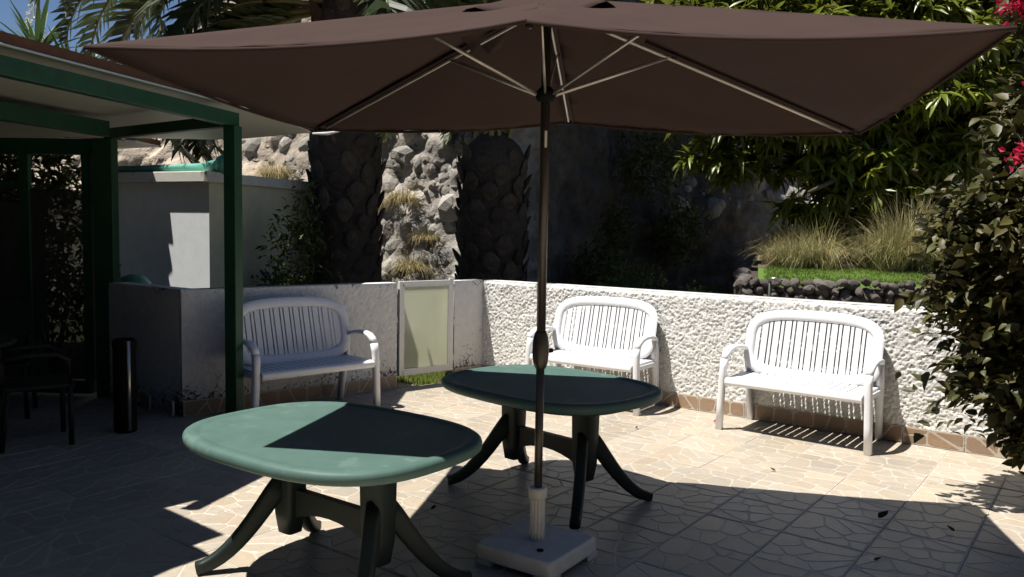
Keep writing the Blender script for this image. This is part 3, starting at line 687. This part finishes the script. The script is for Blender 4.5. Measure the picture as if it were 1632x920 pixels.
disp = .07*np.clip((f2-f1)*2.2, 0, 1)**.6+.09*(idv-.5)+.03*np.clip((g2-g1)*1.8, 0, 1)**.7+.75*(n1-.5)+.22*(rg1-.7)+.12*(fbm(B/.2, 3, 51)-.5)
Vc = B+Nn*disp[:, None]-Nn*(lean[Ui]*Zr)[:, None]
tone = (.55+.9*fbm(B/.7, 4, 61)+.3*(idv-.5))[:, None]*np.array([1.1, 1.1, 1.1])*(1-.72*np.clip((B[:, 0]-.0)/.5, 0, 1)*np.clip((6.0-B[:, 0])/1.5, 0, 1))[:, None]  # last factor paints shade into the rock's sunless middle stretch
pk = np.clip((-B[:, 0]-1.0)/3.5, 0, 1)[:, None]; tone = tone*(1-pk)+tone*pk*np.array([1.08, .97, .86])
nu, nz = len(U), len(ZZ); idx = np.arange(nu*nz).reshape(nz, nu)
Q = np.stack([idx[:-1, :-1].ravel(), idx[:-1, 1:].ravel(), idx[1:, 1:].ravel(), idx[1:, :-1].ravel()], -1)
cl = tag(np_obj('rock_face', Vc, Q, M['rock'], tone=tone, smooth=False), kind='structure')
rocks = []
for k in range(6):
    n = 2; bmv = []
    import bmesh
    bm = bmesh.new(); bmesh.ops.create_icosphere(bm, subdivisions=2, radius=1)
    P = np.array([v.co for v in bm.verts]); d = .6+.55*vnoise(P*1.1+k*7.7, k)+.25*vnoise(P*2.6+k*3.1, k+9)
    for v, q in zip(bm.verts, d): v.co = (v.co.x*q*1.15, v.co.y*q*.9, v.co.z*q*.85)
    me = bpy.data.meshes.new('rock'); bm.to_mesh(me); bm.free(); me.materials.append(M['rock2']); rocks.append(me)
lavas = []
for me in rocks:
    m2 = me.copy(); m2.materials.clear(); m2.materials.append(M['lava']); lavas.append(m2)
rr = random.Random(12); cnt = 0
VcG = Vc.reshape(nz, nu, 3)
while cnt < 280:
    i = rr.randrange(nu); j = rr.randrange(nz); p = VcG[j, i]
    u, v, d = pix(p)
    if not ((370 < u < 500 and 195 < v < 300) or (590 < u < 770 and 195 < v < 455) or (1080 < u < 1320 and 195 < v < 330)): continue
    s = rr.choice((.05, .07, .09, .12, .2))*rr.uniform(.8, 1.2); inst('rock', rocks[rr.randrange(6)], cl, p+np.array([nx_[i], ny_[i], 0])*(-s*.55), (rr.uniform(0, 6), rr.uniform(0, 6), rr.uniform(0, 6)), s); cnt += 1

# ------------------------------------------------------------------ grass helpers
def blades(cen, n, L, wdt, spread, lean, tones, rg, droop=.5, seg=3):
    """n curved blades round points cen (k,3): returns V, F, tone"""
    cen = np.asarray(cen, float); c = cen[rg.integers(0, len(cen), n)]
    th = rg.uniform(0, 2*np.pi, n); rad = spread*np.sqrt(rg.uniform(0, 1, n)); base = c+np.stack([rad*np.cos(th), rad*np.sin(th), 0*th], -1)
    ph = th+rg.normal(0, .5, n); le = lean*(rg.uniform(.2, 1.2, n)); ll = L*rg.uniform(.55, 1.15, n)
    dh = np.stack([np.cos(ph), np.sin(ph), 0*ph], -1); sd_ = np.stack([-np.sin(ph), np.cos(ph), 0*ph], -1)
    V = []; T = []; tn = np.asarray(tones)[rg.integers(0, len(tones), n)]*rg.uniform(.75, 1.2, (n, 1))
    for k in range(seg+1):
        u = k/seg; h = ll*u*np.cos(le*u)-droop*ll*(u**2.4)*np.sin(le)*.5; o = ll*u*np.sin(le*(.4+.6*u))
        p = base+dh*o[:, None]+np.array([0, 0, 1])*h[:, None]; w = wdt*(1-u*.85)
        V += [p-sd_*w/2, p+sd_*w/2]; T += [tn, tn]
    V = np.stack(V, 1).reshape(-1, 3); T = np.stack(T, 1).reshape(-1, 3); m = 2*(seg+1); F = []
    for k in range(seg): F.append(np.array([2*k, 2*k+1, 2*k+3, 2*k+2]))
    F = (np.arange(n)[:, None, None]*m+np.stack(F)[None]).reshape(-1, 4); return V, F, T
# terraced lawn on the right with its stone wall, dry grass behind
def terr(x, y): return 1.03+.05*np.clip(y-9.05, 0, 1.8)+.16*np.clip(y-10.8, 0, 1.9)*np.clip((x-2.7-.30*(y-9))/1.4, 0, 1)
xs = np.linspace(2.75, 14, 60); ys = np.linspace(9.0, 19, 50); Xg, Yg = np.meshgrid(xs, ys); Xg = Xg+.30*(Yg-9.0)*np.clip((12-Xg)/8, 0, 1)
Zt = terr(Xg, Yg)+.05*(fbm(np.stack([Xg.ravel(), Yg.ravel(), 0*Xg.ravel()], -1), 3, 3).reshape(Xg.shape)-.5); Zt[0, :] = -.1
idx = np.arange(Xg.size).reshape(Xg.shape)
Q = np.stack([idx[:-1, :-1].ravel(), idx[:-1, 1:].ravel(), idx[1:, 1:].ravel(), idx[1:, :-1].ravel()], -1)
cy = Yg[:-1, :-1].ravel(); 
tag(np_obj('lawn', np.stack([Xg.ravel(), Yg.ravel(), Zt.ravel()], -1), Q, [M['lawn'], M['soil']], mi=(cy > 10.75).astype(int), smooth=True), kind='structure')
rg = np.random.default_rng(5)
gy = rg.uniform(9.1, 10.9, 4000); gx = rg.uniform(2.85, 8.5, 4000)+.3*(gy-9)
V, F, T = blades(np.stack([gx, gy, terr(gx, gy)-.005], -1), 26000, .055, .007, .04, .5, [(1, 1, 1), (1.25, 1.1, .8), (.8, .95, .8)], rg, seg=2)
tag(np_obj('lawn_grass', V, F, M['blade'], tone=T), 'short bright lawn grass on the raised terrace behind the stone wall', 'grass', kind='stuff')
gx = rg.uniform(-1.7, .2, 2500); gy = rg.uniform(7.6, 10.8, 2500); ok = ((gx-C0.x)*NL.x+(gy-C0.y)*NL.y) < -.02; ok &= ((gx-C0.x)*NR.x+(gy-C0.y)*NR.y) < 4
P = np.stack([gx, gy, 0*gx-.05], -1)[ok]
V, F, T = blades(P, 16000, .09, .008, .05, .6, [(1, 1, 1), (1.3, 1.1, .8), (1.9, 1.5, 1.2), (.8, .95, .8)], rg, seg=2)
tag(np_obj('grass_strip', V, F, M['blade'], tone=T), 'green grass seen through the gap under the gate', 'grass', kind='stuff')
cs = []; 
for k in range(150):
    y = rg.uniform(10.8, 12.9); x = 2.95+.32*(y-9)+(rg.uniform(.2, 5) if k > 40 else rg.uniform(0, .8)); cs.append((x, y, float(terr(x, y))))
for k in range(46):
    x = rg.uniform(4.9, 6.9); y = rg.uniform(10.35, 10.95); cs.append((x, y, float(terr(x, y))))
GT = [(1, 1, 1), (1.25, 1.15, 1), (.8, .78, .6), (.75, .85, .5), (.55, .55, .4)]; parts = []; off = 0
for k, c in enumerate(cs):                    # every clump has its own height, lean and density
    L = (.46 if c[0] < 4.0 else .60 if c[0] < 4.9 else .85)*rg.uniform(.55, 1.3)
    v, f, t = blades([c], int(rg.uniform(70, 190)), L, .010, rg.uniform(.08, .22), rg.uniform(.5, 1.25), GT, rg, droop=rg.uniform(.3, 1.0), seg=4)
    v = v+np.array([[rg.normal(0, .10), rg.normal(0, .06), 0]])*np.clip((v[:, 2:3]-c[2])/.6, 0, 1)
    parts.append((v, f+off, t*rg.uniform(.75, 1.15))); off += len(v)
V, F, T = (np.concatenate([p[q] for p in parts]) for q in range(3))
tag(np_obj('dry_grass', V, F, M['straw'], tone=T), 'tall straw coloured grass bank behind the lawn', 'grass', kind='stuff')
def face_at(x, z):
    i = int(np.argmin(np.abs(sx_-x))); col = VcG[:, i]; j = int(np.argmin(np.abs(col[:, 2]-z))); return col[j]
for x, z, L, n, lab in ((-1.86, 1.98, .36, 420, 'golden grass tuft in the middle of the pale rock between the palm trunks'), (-1.40, 1.42, .24, 220, 'lower dry grass tuft on the pale rock between the palm trunks'),
                        (-1.6, .90, .42, 420, 'shaded grass clump at the rock foot above the gate'), (-4.3, 2.35, .5, 420, 'yellow grass tuft at the shed roof corner on the rock')):
    p = face_at(x, z)+np.array([-.05, -.12, 0]); V, F, T = blades([p], n, L, .010, .20, 1.25, [(1, 1, 1), (1.2, 1.05, .8), (.75, .7, .55)], rg, droop=1.4, seg=4)
    o = np_obj('grass_tuft', V, F, M['straw'], tone=T); tag(o, lab, 'grass tuft', 'dry grass tufts on the rock')

# stone terrace wall
sw = MB(); sw.box((4.3, 9.12, .42), (3.5, .26, 1.10)); sw.box((2.72+.30*2.5, 11.5, .44), (.26, 5.2, 1.18), -math.atan(.30)); sw = sw.build('stone_wall', M['mortar']); tag(sw, 'low dry wall of dark lava stones holding up the lawn', 'wall')
rr = random.Random(4); n = 0
for k in range(46):
    s = rr.uniform(.06, .1); inst('stone', lavas[rr.randrange(6)], sw, (2.58+.027*k+rr.uniform(-.03, .03), 9.05+.09*k, rr.uniform(.93, 1.04)), (rr.uniform(0, 6), rr.uniform(-.5, .5), rr.uniform(0, 6)), (s*1.1, s, s*.9)); n += 1
for row in range(7):
    x = 2.55+rr.uniform(0, .1); z = .50+row*.088
    while x < 6.0 and n < 296:
        s = rr.uniform(.055, .085); inst('stone', lavas[rr.randrange(6)], sw, (x, 8.985+rr.uniform(-.03, .02), z+rr.uniform(-.02, .02)), (rr.uniform(0, 6), rr.uniform(-.5, .5), rr.uniform(0, 6)), (s*1.1, s*.9, s*.75)); x += s*1.75; n += 1
stp = empty('standpipe', (2.80, 8.75, 0)); tag(stp, 'thin grey green standpipe with tap against the lava stone wall', 'tap')
MB().tube([(0, 0, -.05), (0, 0, 1.06)], .018, 10).build('pipe', M['green_leg'], stp, smooth=True)
MB().tube([(0, 0, 1.05), (.0, -.02, 1.085), (.05, -.04, 1.09), (.09, -.05, 1.06)], .02, 8).build('tap', M['steel'], stp, smooth=True)

# ------------------------------------------------------------------ palms
def frond_mesh(L, rise, droop, rg, nl=64, stiff=1.0):
    """palm frond growing along +x: rachis and two rows of leaflets"""
    mb = MB(); N = 14; pts = []
    ang = rise; x = z = 0
    for k in range(N+1):
        pts.append(Vector((x, 0, z))); ds = L/N; x += ds*math.cos(ang); z += ds*math.sin(ang); ang -= droop/N*(.4+1.2*k/N)
    mb.tube(pts, [(.035*(1-.85*k/N)+.004, .02*(1-.8*k/N)+.003) for k in range(N+1)], 6, 1)
    def at(u):
        f = u*N; i = min(int(f), N-1); return pts[i].lerp(pts[i+1], f-i), (pts[i+1]-pts[i]).normalized()
    for s in (-1, 1):
        for k in range(nl):
            u = .13+.86*(k+rg.uniform(-.3, .3))/nl; p, t = at(min(max(u, 0), .999)); side = Vector((0, s, 0)); nrm = t.cross(side)*(1 if s > 0 else -1)
            if nrm.z < 0: nrm = -nrm
            ll = (.50*math.sin(math.pi*min(1, .18+u*.84))**.6+.05)*L/3.4*rg.uniform(.85, 1.1)
            d = (side*.72+t*.62+nrm*rg.uniform(.05, .45)).normalized(); w = .017+.010*math.sin(math.pi*u)
            up_ = d.cross(t).normalized(); wv = d.cross(up_).normalized()*w
            m_ = p+d*ll*.55; e = p+d*ll+Vector((0, 0, -ll*rg.uniform(.08, .3)))
            mb.add([p-wv*.6, p+wv*.6, m_-wv, m_+wv, e], [(0, 1, 3, 2), (2, 3, 4)], 0)
    return mb.mesh('frond', [M['frond'], M['rachis']])
rg2 = random.Random(21)
fr = [frond_mesh(3.3, .9, 1.5, rg2), frond_mesh(3.4, .9, 2.1, rg2), frond_mesh(3.2, .7, 2.5, rg2), frond_mesh(2.9, .5, 2.9, rg2)]
boss = MB(); boss.loft([[(x, y, z) for x, y in q] for q, z in ((superell(.03, .02, 2, 8, 0, -.01), -.13), (superell(.085, .035, 2.2, 8, 0, .012), -.05), (superell(.105, .045, 2.2, 8, 0, .035), .02), (superell(.075, .03, 2, 8, 0, .065), .08), (superell(.035, .018, 2, 8, .005, .095), .135))])
boss_me = boss.mesh('leaf_base', M['bark'])
def palm(x, y, h, r0, r1, nf, lab, elev0, elev1, seed, scale=1.0, nb=150, skip=None, mk=3):
    root = empty('palm_tree', (x, y, 0)); tag(root, lab, 'palm tree', 'palms by the rock face'); q = random.Random(seed)
    prof = [(r0*1.12, -.1), (r0*1.02, .4)]+[(r0+(r1-r0)*u+.03*math.sin(u*14), .4+(h-.4)*u) for u in np.linspace(.1, .95, 14)]+[(r1*.8, h+.1), (r1*.3, h+.3)]
    MB().lathe(prof, 28).build('trunk', M['bark'], root, smooth=True)
    zmax = min(h, 4.9)
    for k in range(nb):
        z = .15+(zmax-.15)*k/nb; t = k*2.39996; r = r0+(r1-r0)*z/h
        w_ = q.uniform(.85, 1.25); inst('leaf_base', boss_me, root, (r*math.cos(t)*.97, r*math.sin(t)*.97, z), (q.uniform(-.1, .12), q.uniform(-.3, .3), t-math.pi/2), (w_, q.uniform(.6, 1.05), q.uniform(.8, 1.15)))
    for k in range(nf):
        u = (k+.5)/nf; t = k*2.39996+q.uniform(-.2, .2); el = elev0+(elev1-elev0)*u
        if mk == 3 and 2.75 < t % (2*math.pi) < 3.5: el -= .25
        if skip and skip(t % (2*math.pi), el): continue
        mi_ = min(mk, int(u*3.99)); s = scale*q.uniform(.88, 1.1)*(1.08 if mk == 3 and math.cos(t) < -.55 else 1)
        # el: tilt of the whole frond (negative raises it)
        o = inst('frond', fr[mi_], root, (r1*.45*math.cos(t), r1*.45*math.sin(t), h+.15-.25*u), (q.uniform(-.3, .3), -el, t), s)
    return root
palm(-2.17, 10.5, 4.4, .44, .42, 185, 'tall palm with thick dark trunk close beside the shed', .95, -.40, 3, 1.15, skip=lambda t, e: 1.2 < t < 2.7 and e < .8 or 4.1 < t < 5.1 and e < .8 or 3.5 < t < 3.9 and e < .7 or (t < .8 or t > 5.2) and e < .35)
palm(-.28, 11.0, 2.6, .46, .44, 40, 'shorter palm with fanned fronds nearer the parasol pole', 1.2, .55, 8, .95, 90, skip=lambda t, e: 1.85 < t < 2.7 and e < .95, mk=1)

# ------------------------------------------------------------------ leafy trees
def leaf_np(L, Wd, fold=.25, bend=.35, seg=4):
    V = []; F = []
    for k in range(seg+1):
        u = k/seg; w = Wd*math.sin(math.pi*(.06+.94*u)**.8)*.5 if k < seg else 0.001; x = L*u; z = -bend*L*u*u
        V += [(x, -w, z+w*fold), (x, 0, z-w*fold*.5), (x, w, z+w*fold)]
    for k in range(seg): F += [(3*k, 3*k+1, 3*k+4, 3*k+3), (3*k+1, 3*k+2, 3*k+5, 3*k+4)]
    return np.array(V), F
def whorl(rnd, n=16, L=.25, Wd=.066):
    mb = MB()
    for k in range(n):
        V, F = leaf_np(L*rnd.uniform(.7, 1.15), Wd, .3, rnd.uniform(.15, .75), 3); a = k*2.4+rnd.uniform(-.3, .3); el = rnd.uniform(-.75, .6)
        Mx = Matrix.Rotation(a, 3, 'Z') @ Matrix.Rotation(-el, 3, 'Y') @ Matrix.Rotation(rnd.uniform(-.5, .5), 3, 'X'); v = rnd.uniform(.7, 1.35)
        mb.add([Mx @ Vector(p) for p in V], F, 0, (v*rnd.uniform(.95, 1.25), v, v*.9))
    return mb
def cloud(ells, n, rnd, shell=.55):
    out = []
    tot = sum(a[3]*a[4]*a[5] for a in ells)
    for (cx, cy, cz, rx, ry, rz) in ells:
        for _ in range(int(n*rx*ry*rz/tot)+1):
            d = Vector((rnd.gauss(0, 1), rnd.gauss(0, 1), rnd.gauss(0, 1))).normalized(); r = (shell+(1-shell)*rnd.random())*rnd.uniform(.88, 1.08)
            out.append((Vector((cx+d.x*rx*r, cy+d.y*ry*r, cz+d.z*rz*r)), d))
    return out
def join_inst(name, mbs, places, m, parent):
    Vs = []; Fs = []; Ts = []; o = 0
    arr = [(np.array(b.v), [f for f in b.f], np.array(b.t)) for b in mbs]
    F4 = []
    for loc, rot, s, i in places:
        V, F, T = arr[i]; Mx = np.array(rot); Vs.append(V@Mx.T*s+np.array(loc)); Ts.append(T); F4.append(np.array(F)+o); o += len(V)
    return np_obj(name, np.concatenate(Vs), np.concatenate(F4), m, parent, tone=np.concatenate(Ts), smooth=True)
def euler_m(a, b, c): return Matrix.Rotation(c, 3, 'Z') @ Matrix.Rotation(b, 3, 'Y') @ Matrix.Rotation(a, 3, 'X')
rm = random.Random(31)
mango = empty('mango_tree', (5.2, 11.9, .95)); tag(mango, 'leafy tree with drooping glossy leaf whorls right of the parasol', 'tree')
mo = Vector((5.2, 11.9, .95))
trk = MB(); trk.tube([(1.6, 1.6, .2), (1.2, 1.2, .9), (.4, .5, 1.5), (0, 0, 2.0)], [.14, .12, .11, .09], 10); trk.build('trunk', M['wood'], mango, smooth=True)
ends = [(-1.7, -.6, 2.0), (-.9, -.9, 2.9), (.6, -.9, 2.6), (1.3, .3, 3.0), (-.6, .6, 3.2), (-1.2, -.9, 1.2), (.2, -1.0, 1.5)]
for e in ends:
    e = Vector(e); a = Vector((.4, .5, 1.5)); MB().tube([a, a.lerp(e, .5)+Vector((0, 0, .15)), e], [.07, .045, .02], 8).build('branch', M['wood'], mango, smooth=True)
ell = [(-.75, -.3, 2.45, 1.35, .9, 1.0), (.6, -.3, 2.3, 1.3, 1.0, 1.2), (-1.75, .2, 1.75, .65, .6, .75), (.0, -.6, 1.35, 1.0, .6, .6), (1.3, .2, 2.7, 1.3, 1.0, 1.3), (-1.2, .3, 3.4, 1.7, 1.0, .6), (1.0, .2, 3.7, 1.8, 1.1, .7), (-.75, -.4, .95, .55, .4, .4), (.3, -.5, 1.0, .8, .5, .45), (-.2, .2, 1.9, 1.6, .8, .8), (-.55, -.4, .62, .5, .35, .38)]
ell = [(a*1.16, b*.8+.1, c*1.13, d*1.16, e*.85, f*1.13) for a, b, c, d, e, f in ell]
wm = [whorl(rm) for _ in range(5)]; wme = [w.mesh('leaf_cluster', M['mango'], True) for w in wm]
pl = cloud(ell, 1900, rm, .5); pl.sort(key=lambda q: q[0].y-0.5*q[1].z-.3*abs(q[1].x)); rest = []
for k, (p, d) in enumerate(pl):
    ro = (rm.uniform(-.5, .5), rm.uniform(-.5, .5), rm.uniform(0, 6.3)); s = rm.uniform(.8, 1.3); i = rm.randrange(5)
    if k < 300: inst('leaf_cluster', wme[i], mango, p, ro, s)
    else: rest.append((p, euler_m(*ro), s, i))
tag(join_inst('foliage', wm, rest, M['mango'], mango), kind='stuff')

rb_ = random.Random(41)
bou = empty('bougainvillea', (3.57, 4.77, 0)); tag(bou, 'big bougainvillea bush with red flowers spilling over the wall end at right', 'shrub')
def bleaf(rnd):
    mb = MB(); V, F = leaf_np(.066, .045, .25, rnd.uniform(.1, .6), 3); v = rnd.uniform(.8, 1.2); mb.add(V, F, 0, (v*rnd.uniform(.9, 1.35), v, v*.9)); return mb
lm = [bleaf(rb_) for _ in range(6)]; lme = [l.mesh('leaf', M['boug'], True) for l in lm]
for e in ((-.8, -.2, 2.2), (-.5, .2, 2.7), (-.7, -.2, 1.4), (-.3, -.4, .9), (.2, 0, 2.9), (-.2, -.2, 1.9)):
    e = Vector(e); a = Vector((.35, .1, 0)); MB().tube([a, a.lerp(e, .5)+Vector((.1, 0, .25)), e], [.03, .02, .006], 6).build('stem', M['wood'], bou, smooth=True)
ell = [(-.2, -.15, 1.62, .95, .6, .42), (-.1, -.1, 1.25, 1.02, .55, .45), (-.1, -.1, .8, .87, .5, .42), (-.2, -.15, .45, .52, .36, .26), (.0, -.15, 2.2, .82, .6, .45), (-.25, -.2, 2.95, .6, .4, .32), (.2, -.1, 2.6, .7, .5, .5), (.0, -.1, 1.2, .95, .5, .42), (.0, -.1, .78, .8, .45, .4), (-.15, -.12, .48, .5, .36, .26), (-.15, -.12, .48, .45, .3, .22)]
pl = cloud(ell, 30000, rb_, .4)
pl += [(p+Vector((rb_.gauss(.03, .05), rb_.gauss(0, .05), rb_.gauss(0, .05))), d) for p, d in pl if p.x < -.42 for _ in range(3)]   # twiggier on the open side
for k in range(55):                           # sprigs that stick out
    b = Vector((-.92+rb_.uniform(-.1, .3), -.15+rb_.uniform(-.3, .3), rb_.uniform(.5, 1.9)))
    dr = Vector((-1, rb_.uniform(-.6, .6), rb_.uniform(-.7, .4))).normalized()
    for j in range(6): pl.append((b+dr*.05*j+Vector((rb_.uniform(-.02, .02), rb_.uniform(-.02, .02), -.004*j*j)), dr))
pl.sort(key=lambda q: q[0].x*.9+q[0].y*.6); rest = []
for k, (p, d) in enumerate(pl):
    ro = (rb_.uniform(-1, 1), rb_.uniform(-.9, .9), math.atan2(d.y, d.x)+rb_.uniform(-1.2, 1.2)); s = rb_.uniform(.6, 1.4); i = rb_.randrange(6)
    if k < 300: inst('leaf', lme[i], bou, p, ro, s)
    else: rest.append((p, euler_m(*ro), s, i))
tag(join_inst('foliage', lm, rest, M['boug'], bou), kind='stuff')
fm = MB()
for k in range(22):
    V, F = leaf_np(.035, .03, .5, .2, 2); Mx = euler_m(rb_.uniform(-1.5, 1.5), rb_.uniform(-1.5, 1.5), rb_.uniform(0, 6.3)); o = Vector((rb_.gauss(0, .035), rb_.gauss(0, .035), rb_.gauss(0, .03)))
    fm.add([Mx @ Vector(v)+o for v in V], F)
fme = fm.mesh('flower_cluster', M['bract'])
for u in range(70):
    c = [(-.94, -.68, 2.78, .16, .08), (-.92, -.76, 2.22, .10, .16), (-.86, -.76, 2.42, .1, .1), (-.95, -.78, 2.0, .13, .13)][0 if u < 38 else 1+u % 3]
    inst('flower_cluster', fme, bou, (c[0]+rb_.uniform(-c[3], c[3]), c[1]+rb_.uniform(-.1, .1), c[2]+rb_.uniform(-c[4], c[4])), (rb_.uniform(0, 6), rb_.uniform(0, 6), rb_.uniform(0, 6)), rb_.uniform(.6, 1.2))

def small_shrub(name, loc, ells, n, lab, seed, size=1.0, group=None):
    q = random.Random(seed); r = empty(name, loc); tag(r, lab, 'shrub', group)
    lm_ = []
    for _ in range(4):
        mb = MB(); V, F = leaf_np(.07*size, .03*size, .25, .4, 2); v = q.uniform(.8, 1.3); mb.add(V, F, 0, (v*q.uniform(.9, 1.4), v, v*.8)); lm_.append(mb)
    pc = [(p, euler_m(q.uniform(-1, 1), q.uniform(-1, 1), q.uniform(0, 6.3)), q.uniform(.7, 1.4), q.randrange(4)) for p, d in cloud(ells, n, q, .4)]
    tag(join_inst('foliage', lm_, pc, M['shrub'], r), kind='stuff')
    for k in range(5):
        t = k*1.3; MB().tube([(0, 0, 0), (.1*math.cos(t), .1*math.sin(t), .4), (.2*math.cos(t), .2*math.sin(t), .8)], [.02, .012, .005], 6).build('stem', M['wood'], r, smooth=True)
    return r
small_shrub('shrub', (-2.55, 9.5, 0), [(0, 0, 1.15, .42, .4, .75), (.12, .1, 1.75, .22, .22, .5), (-.2, 0, .7, .4, .35, .5)], 1500, 'glossy dark shrub standing in for shade between the shed side and the palm trunk', 51)  # plant put where the shed side only falls into shade
small_shrub('shrub', (-4.75, 8.3, 0), [(0, 0, 1.0, .55, .35, .38), (-.4, .1, .85, .5, .3, .35), (.2, 0, .6, .5, .4, .4)], 1500, 'leafy shrub seen through the porch glazing', 52)
small_shrub('shrub', (-4.05, 8.15, 0), [(0, 0, 1.10, .10, .10, .10)], 26, 'small pale leafed sprig peeping over the wall by the porch post', 53)
small_shrub('shrub', (2.3, 9.9, 0), [(0, .3, .55, .3, .9, .42), (-.6, 1.6, .7, .6, .5, .55)], 1700, 'dark low shrub added to darken the left end of the lava stone wall', 54)  # added to make a dark patch where there is only shade
small_shrub('shrub', (1.35, 13.2, 0), [(0, 0, .8, .5, .4, .7), (.4, .5, 1.6, .35, .3, .6)], 1500, 'dim shrub at the foot of the shaded rock behind the pole', 55, 1.4)
small_shrub('shrub', (2.6, 15.3, 0), [(0, 0, 2.9, .8, .5, .8), (.6, .4, 1.6, .7, .5, .8)], 1700, 'dim hanging bush on the shaded rock above the stone wall end', 56, 1.6)
small_shrub('hedge', (-6.4, 10.15, 0), [(0, 0, 1.4, 1.35, .45, 1.35), (-.9, .2, 1.7, 1.2, .4, 1.3), (.4, .1, 2.2, .9, .35, .55)], 6500, 'tall dark hedge added as a dim backdrop behind the porch glazing', 57, 1.7)  # invented to stand in for the deep shade beyond the panes
gwl = MB(); gwl.box((-6.1, 9.9, .8), (.62, .2, 2.0), .1); gwl.box((-7.5, 10.0, .4), (2.2, .2, 1.2), .1); gwl = gwl.build('plaster_wall', M['house']); tag(gwl, 'grey plastered wall end beyond the porch glazing', 'wall')

# yucca on the hill top
yu = empty('yucca', (-7.75, 13.2, 3.3)); tag(yu, 'spiky yucca with cream flower spike at the top left skyline', 'plant')
q = random.Random(61)
yl = MB(); V, F = leaf_np(1.15, .085, .2, .18, 3); yl.add(V, F); ylm = yl.mesh('leaf', M['yucca'])
heads = ((0.05, 0, .95), (-.65, .1, .55), (.55, .1, .45))
for h in heads:
    MB().tube([(h[0]*.5, 0, -.6), h], [.09, .07], 8).build('stem', M['wood'], yu, smooth=True)
    for k in range(46):
        t = k*2.4; el = q.uniform(-.2, 1.25); inst('leaf', ylm, yu, h, (0, -el, t), q.uniform(.7, 1.05))
fmb = MB()
for k in range(150):
    z = q.random(); r = .15*(1-z)**.7*(.4+.6*min(1, z*5)); t = q.uniform(0, 6.3); V, F = leaf_np(.05, .04, .3, .3, 2); Mx = euler_m(q.uniform(-1, 1), q.uniform(0, 1.5), t)
    fmb.add([Mx @ Vector(v)+Vector((r*math.cos(t), r*math.sin(t), z*.75)) for v in V], F)
fsm = fmb.mesh('flower_spike', M['petal'])
for l_, r_, s_ in (((0.05, -.05, 1.15), (0, 0, 0), 1.0), ((-.75, -.1, .62), (0, .2, 1), .8)): tag(inst('flower_spike', fsm, yu, l_, r_, s_), kind='stuff')

# ------------------------------------------------------------------ fallen leaves
dl = MB(); V, F = leaf_np(.075, .05, .5, -.4, 3); dl.add(V, F); dlm = dl.mesh('fallen_leaf', M['dry_leaf']); pk_ = MB(); V, F = leaf_np(.04, .035, .6, -.5, 2); pk_.add(V, F); pkm = pk_.mesh('fallen_petal', M['pink'])
o = inst('fallen_petal', pkm, None, (1.68, 6.55, .012), (0, 0, .4)); tag(o, 'pink petal lying on sunlit tiles left of the clear bench', 'petal')
for x, y, r, s, lab in ((2.03, 4.32, .5, 1.0, 'brown curled leaf on the shaded tiles nearest the right edge shadow line'), (2.35, 4.15, 2.0, .6, 'small dark leaf on shaded tiles close to the bougainvillea'),
                        (1.0, 6.3, 1.0, .4, 'tiny dry scrap of leaf on the sunlit tiles below the pink petal'), (1.75, 5.2, 2.5, .5, 'small dry leaf on the sunlit tiles before the clear bench'),
                        (1.75, 3.75, .2, .5, 'small dark leaf in the parasol shade near the photo bottom edge'), (-.42, 4.35, 1.2, .5, 'tiny twig on the sunlit tiles right of the near table column')):
    o = inst('fallen_leaf', dlm, None, (x, y, .012*s+.004), (0, 0, r), s); tag(o, lab, 'leaf', 'fallen leaves on the tiles')
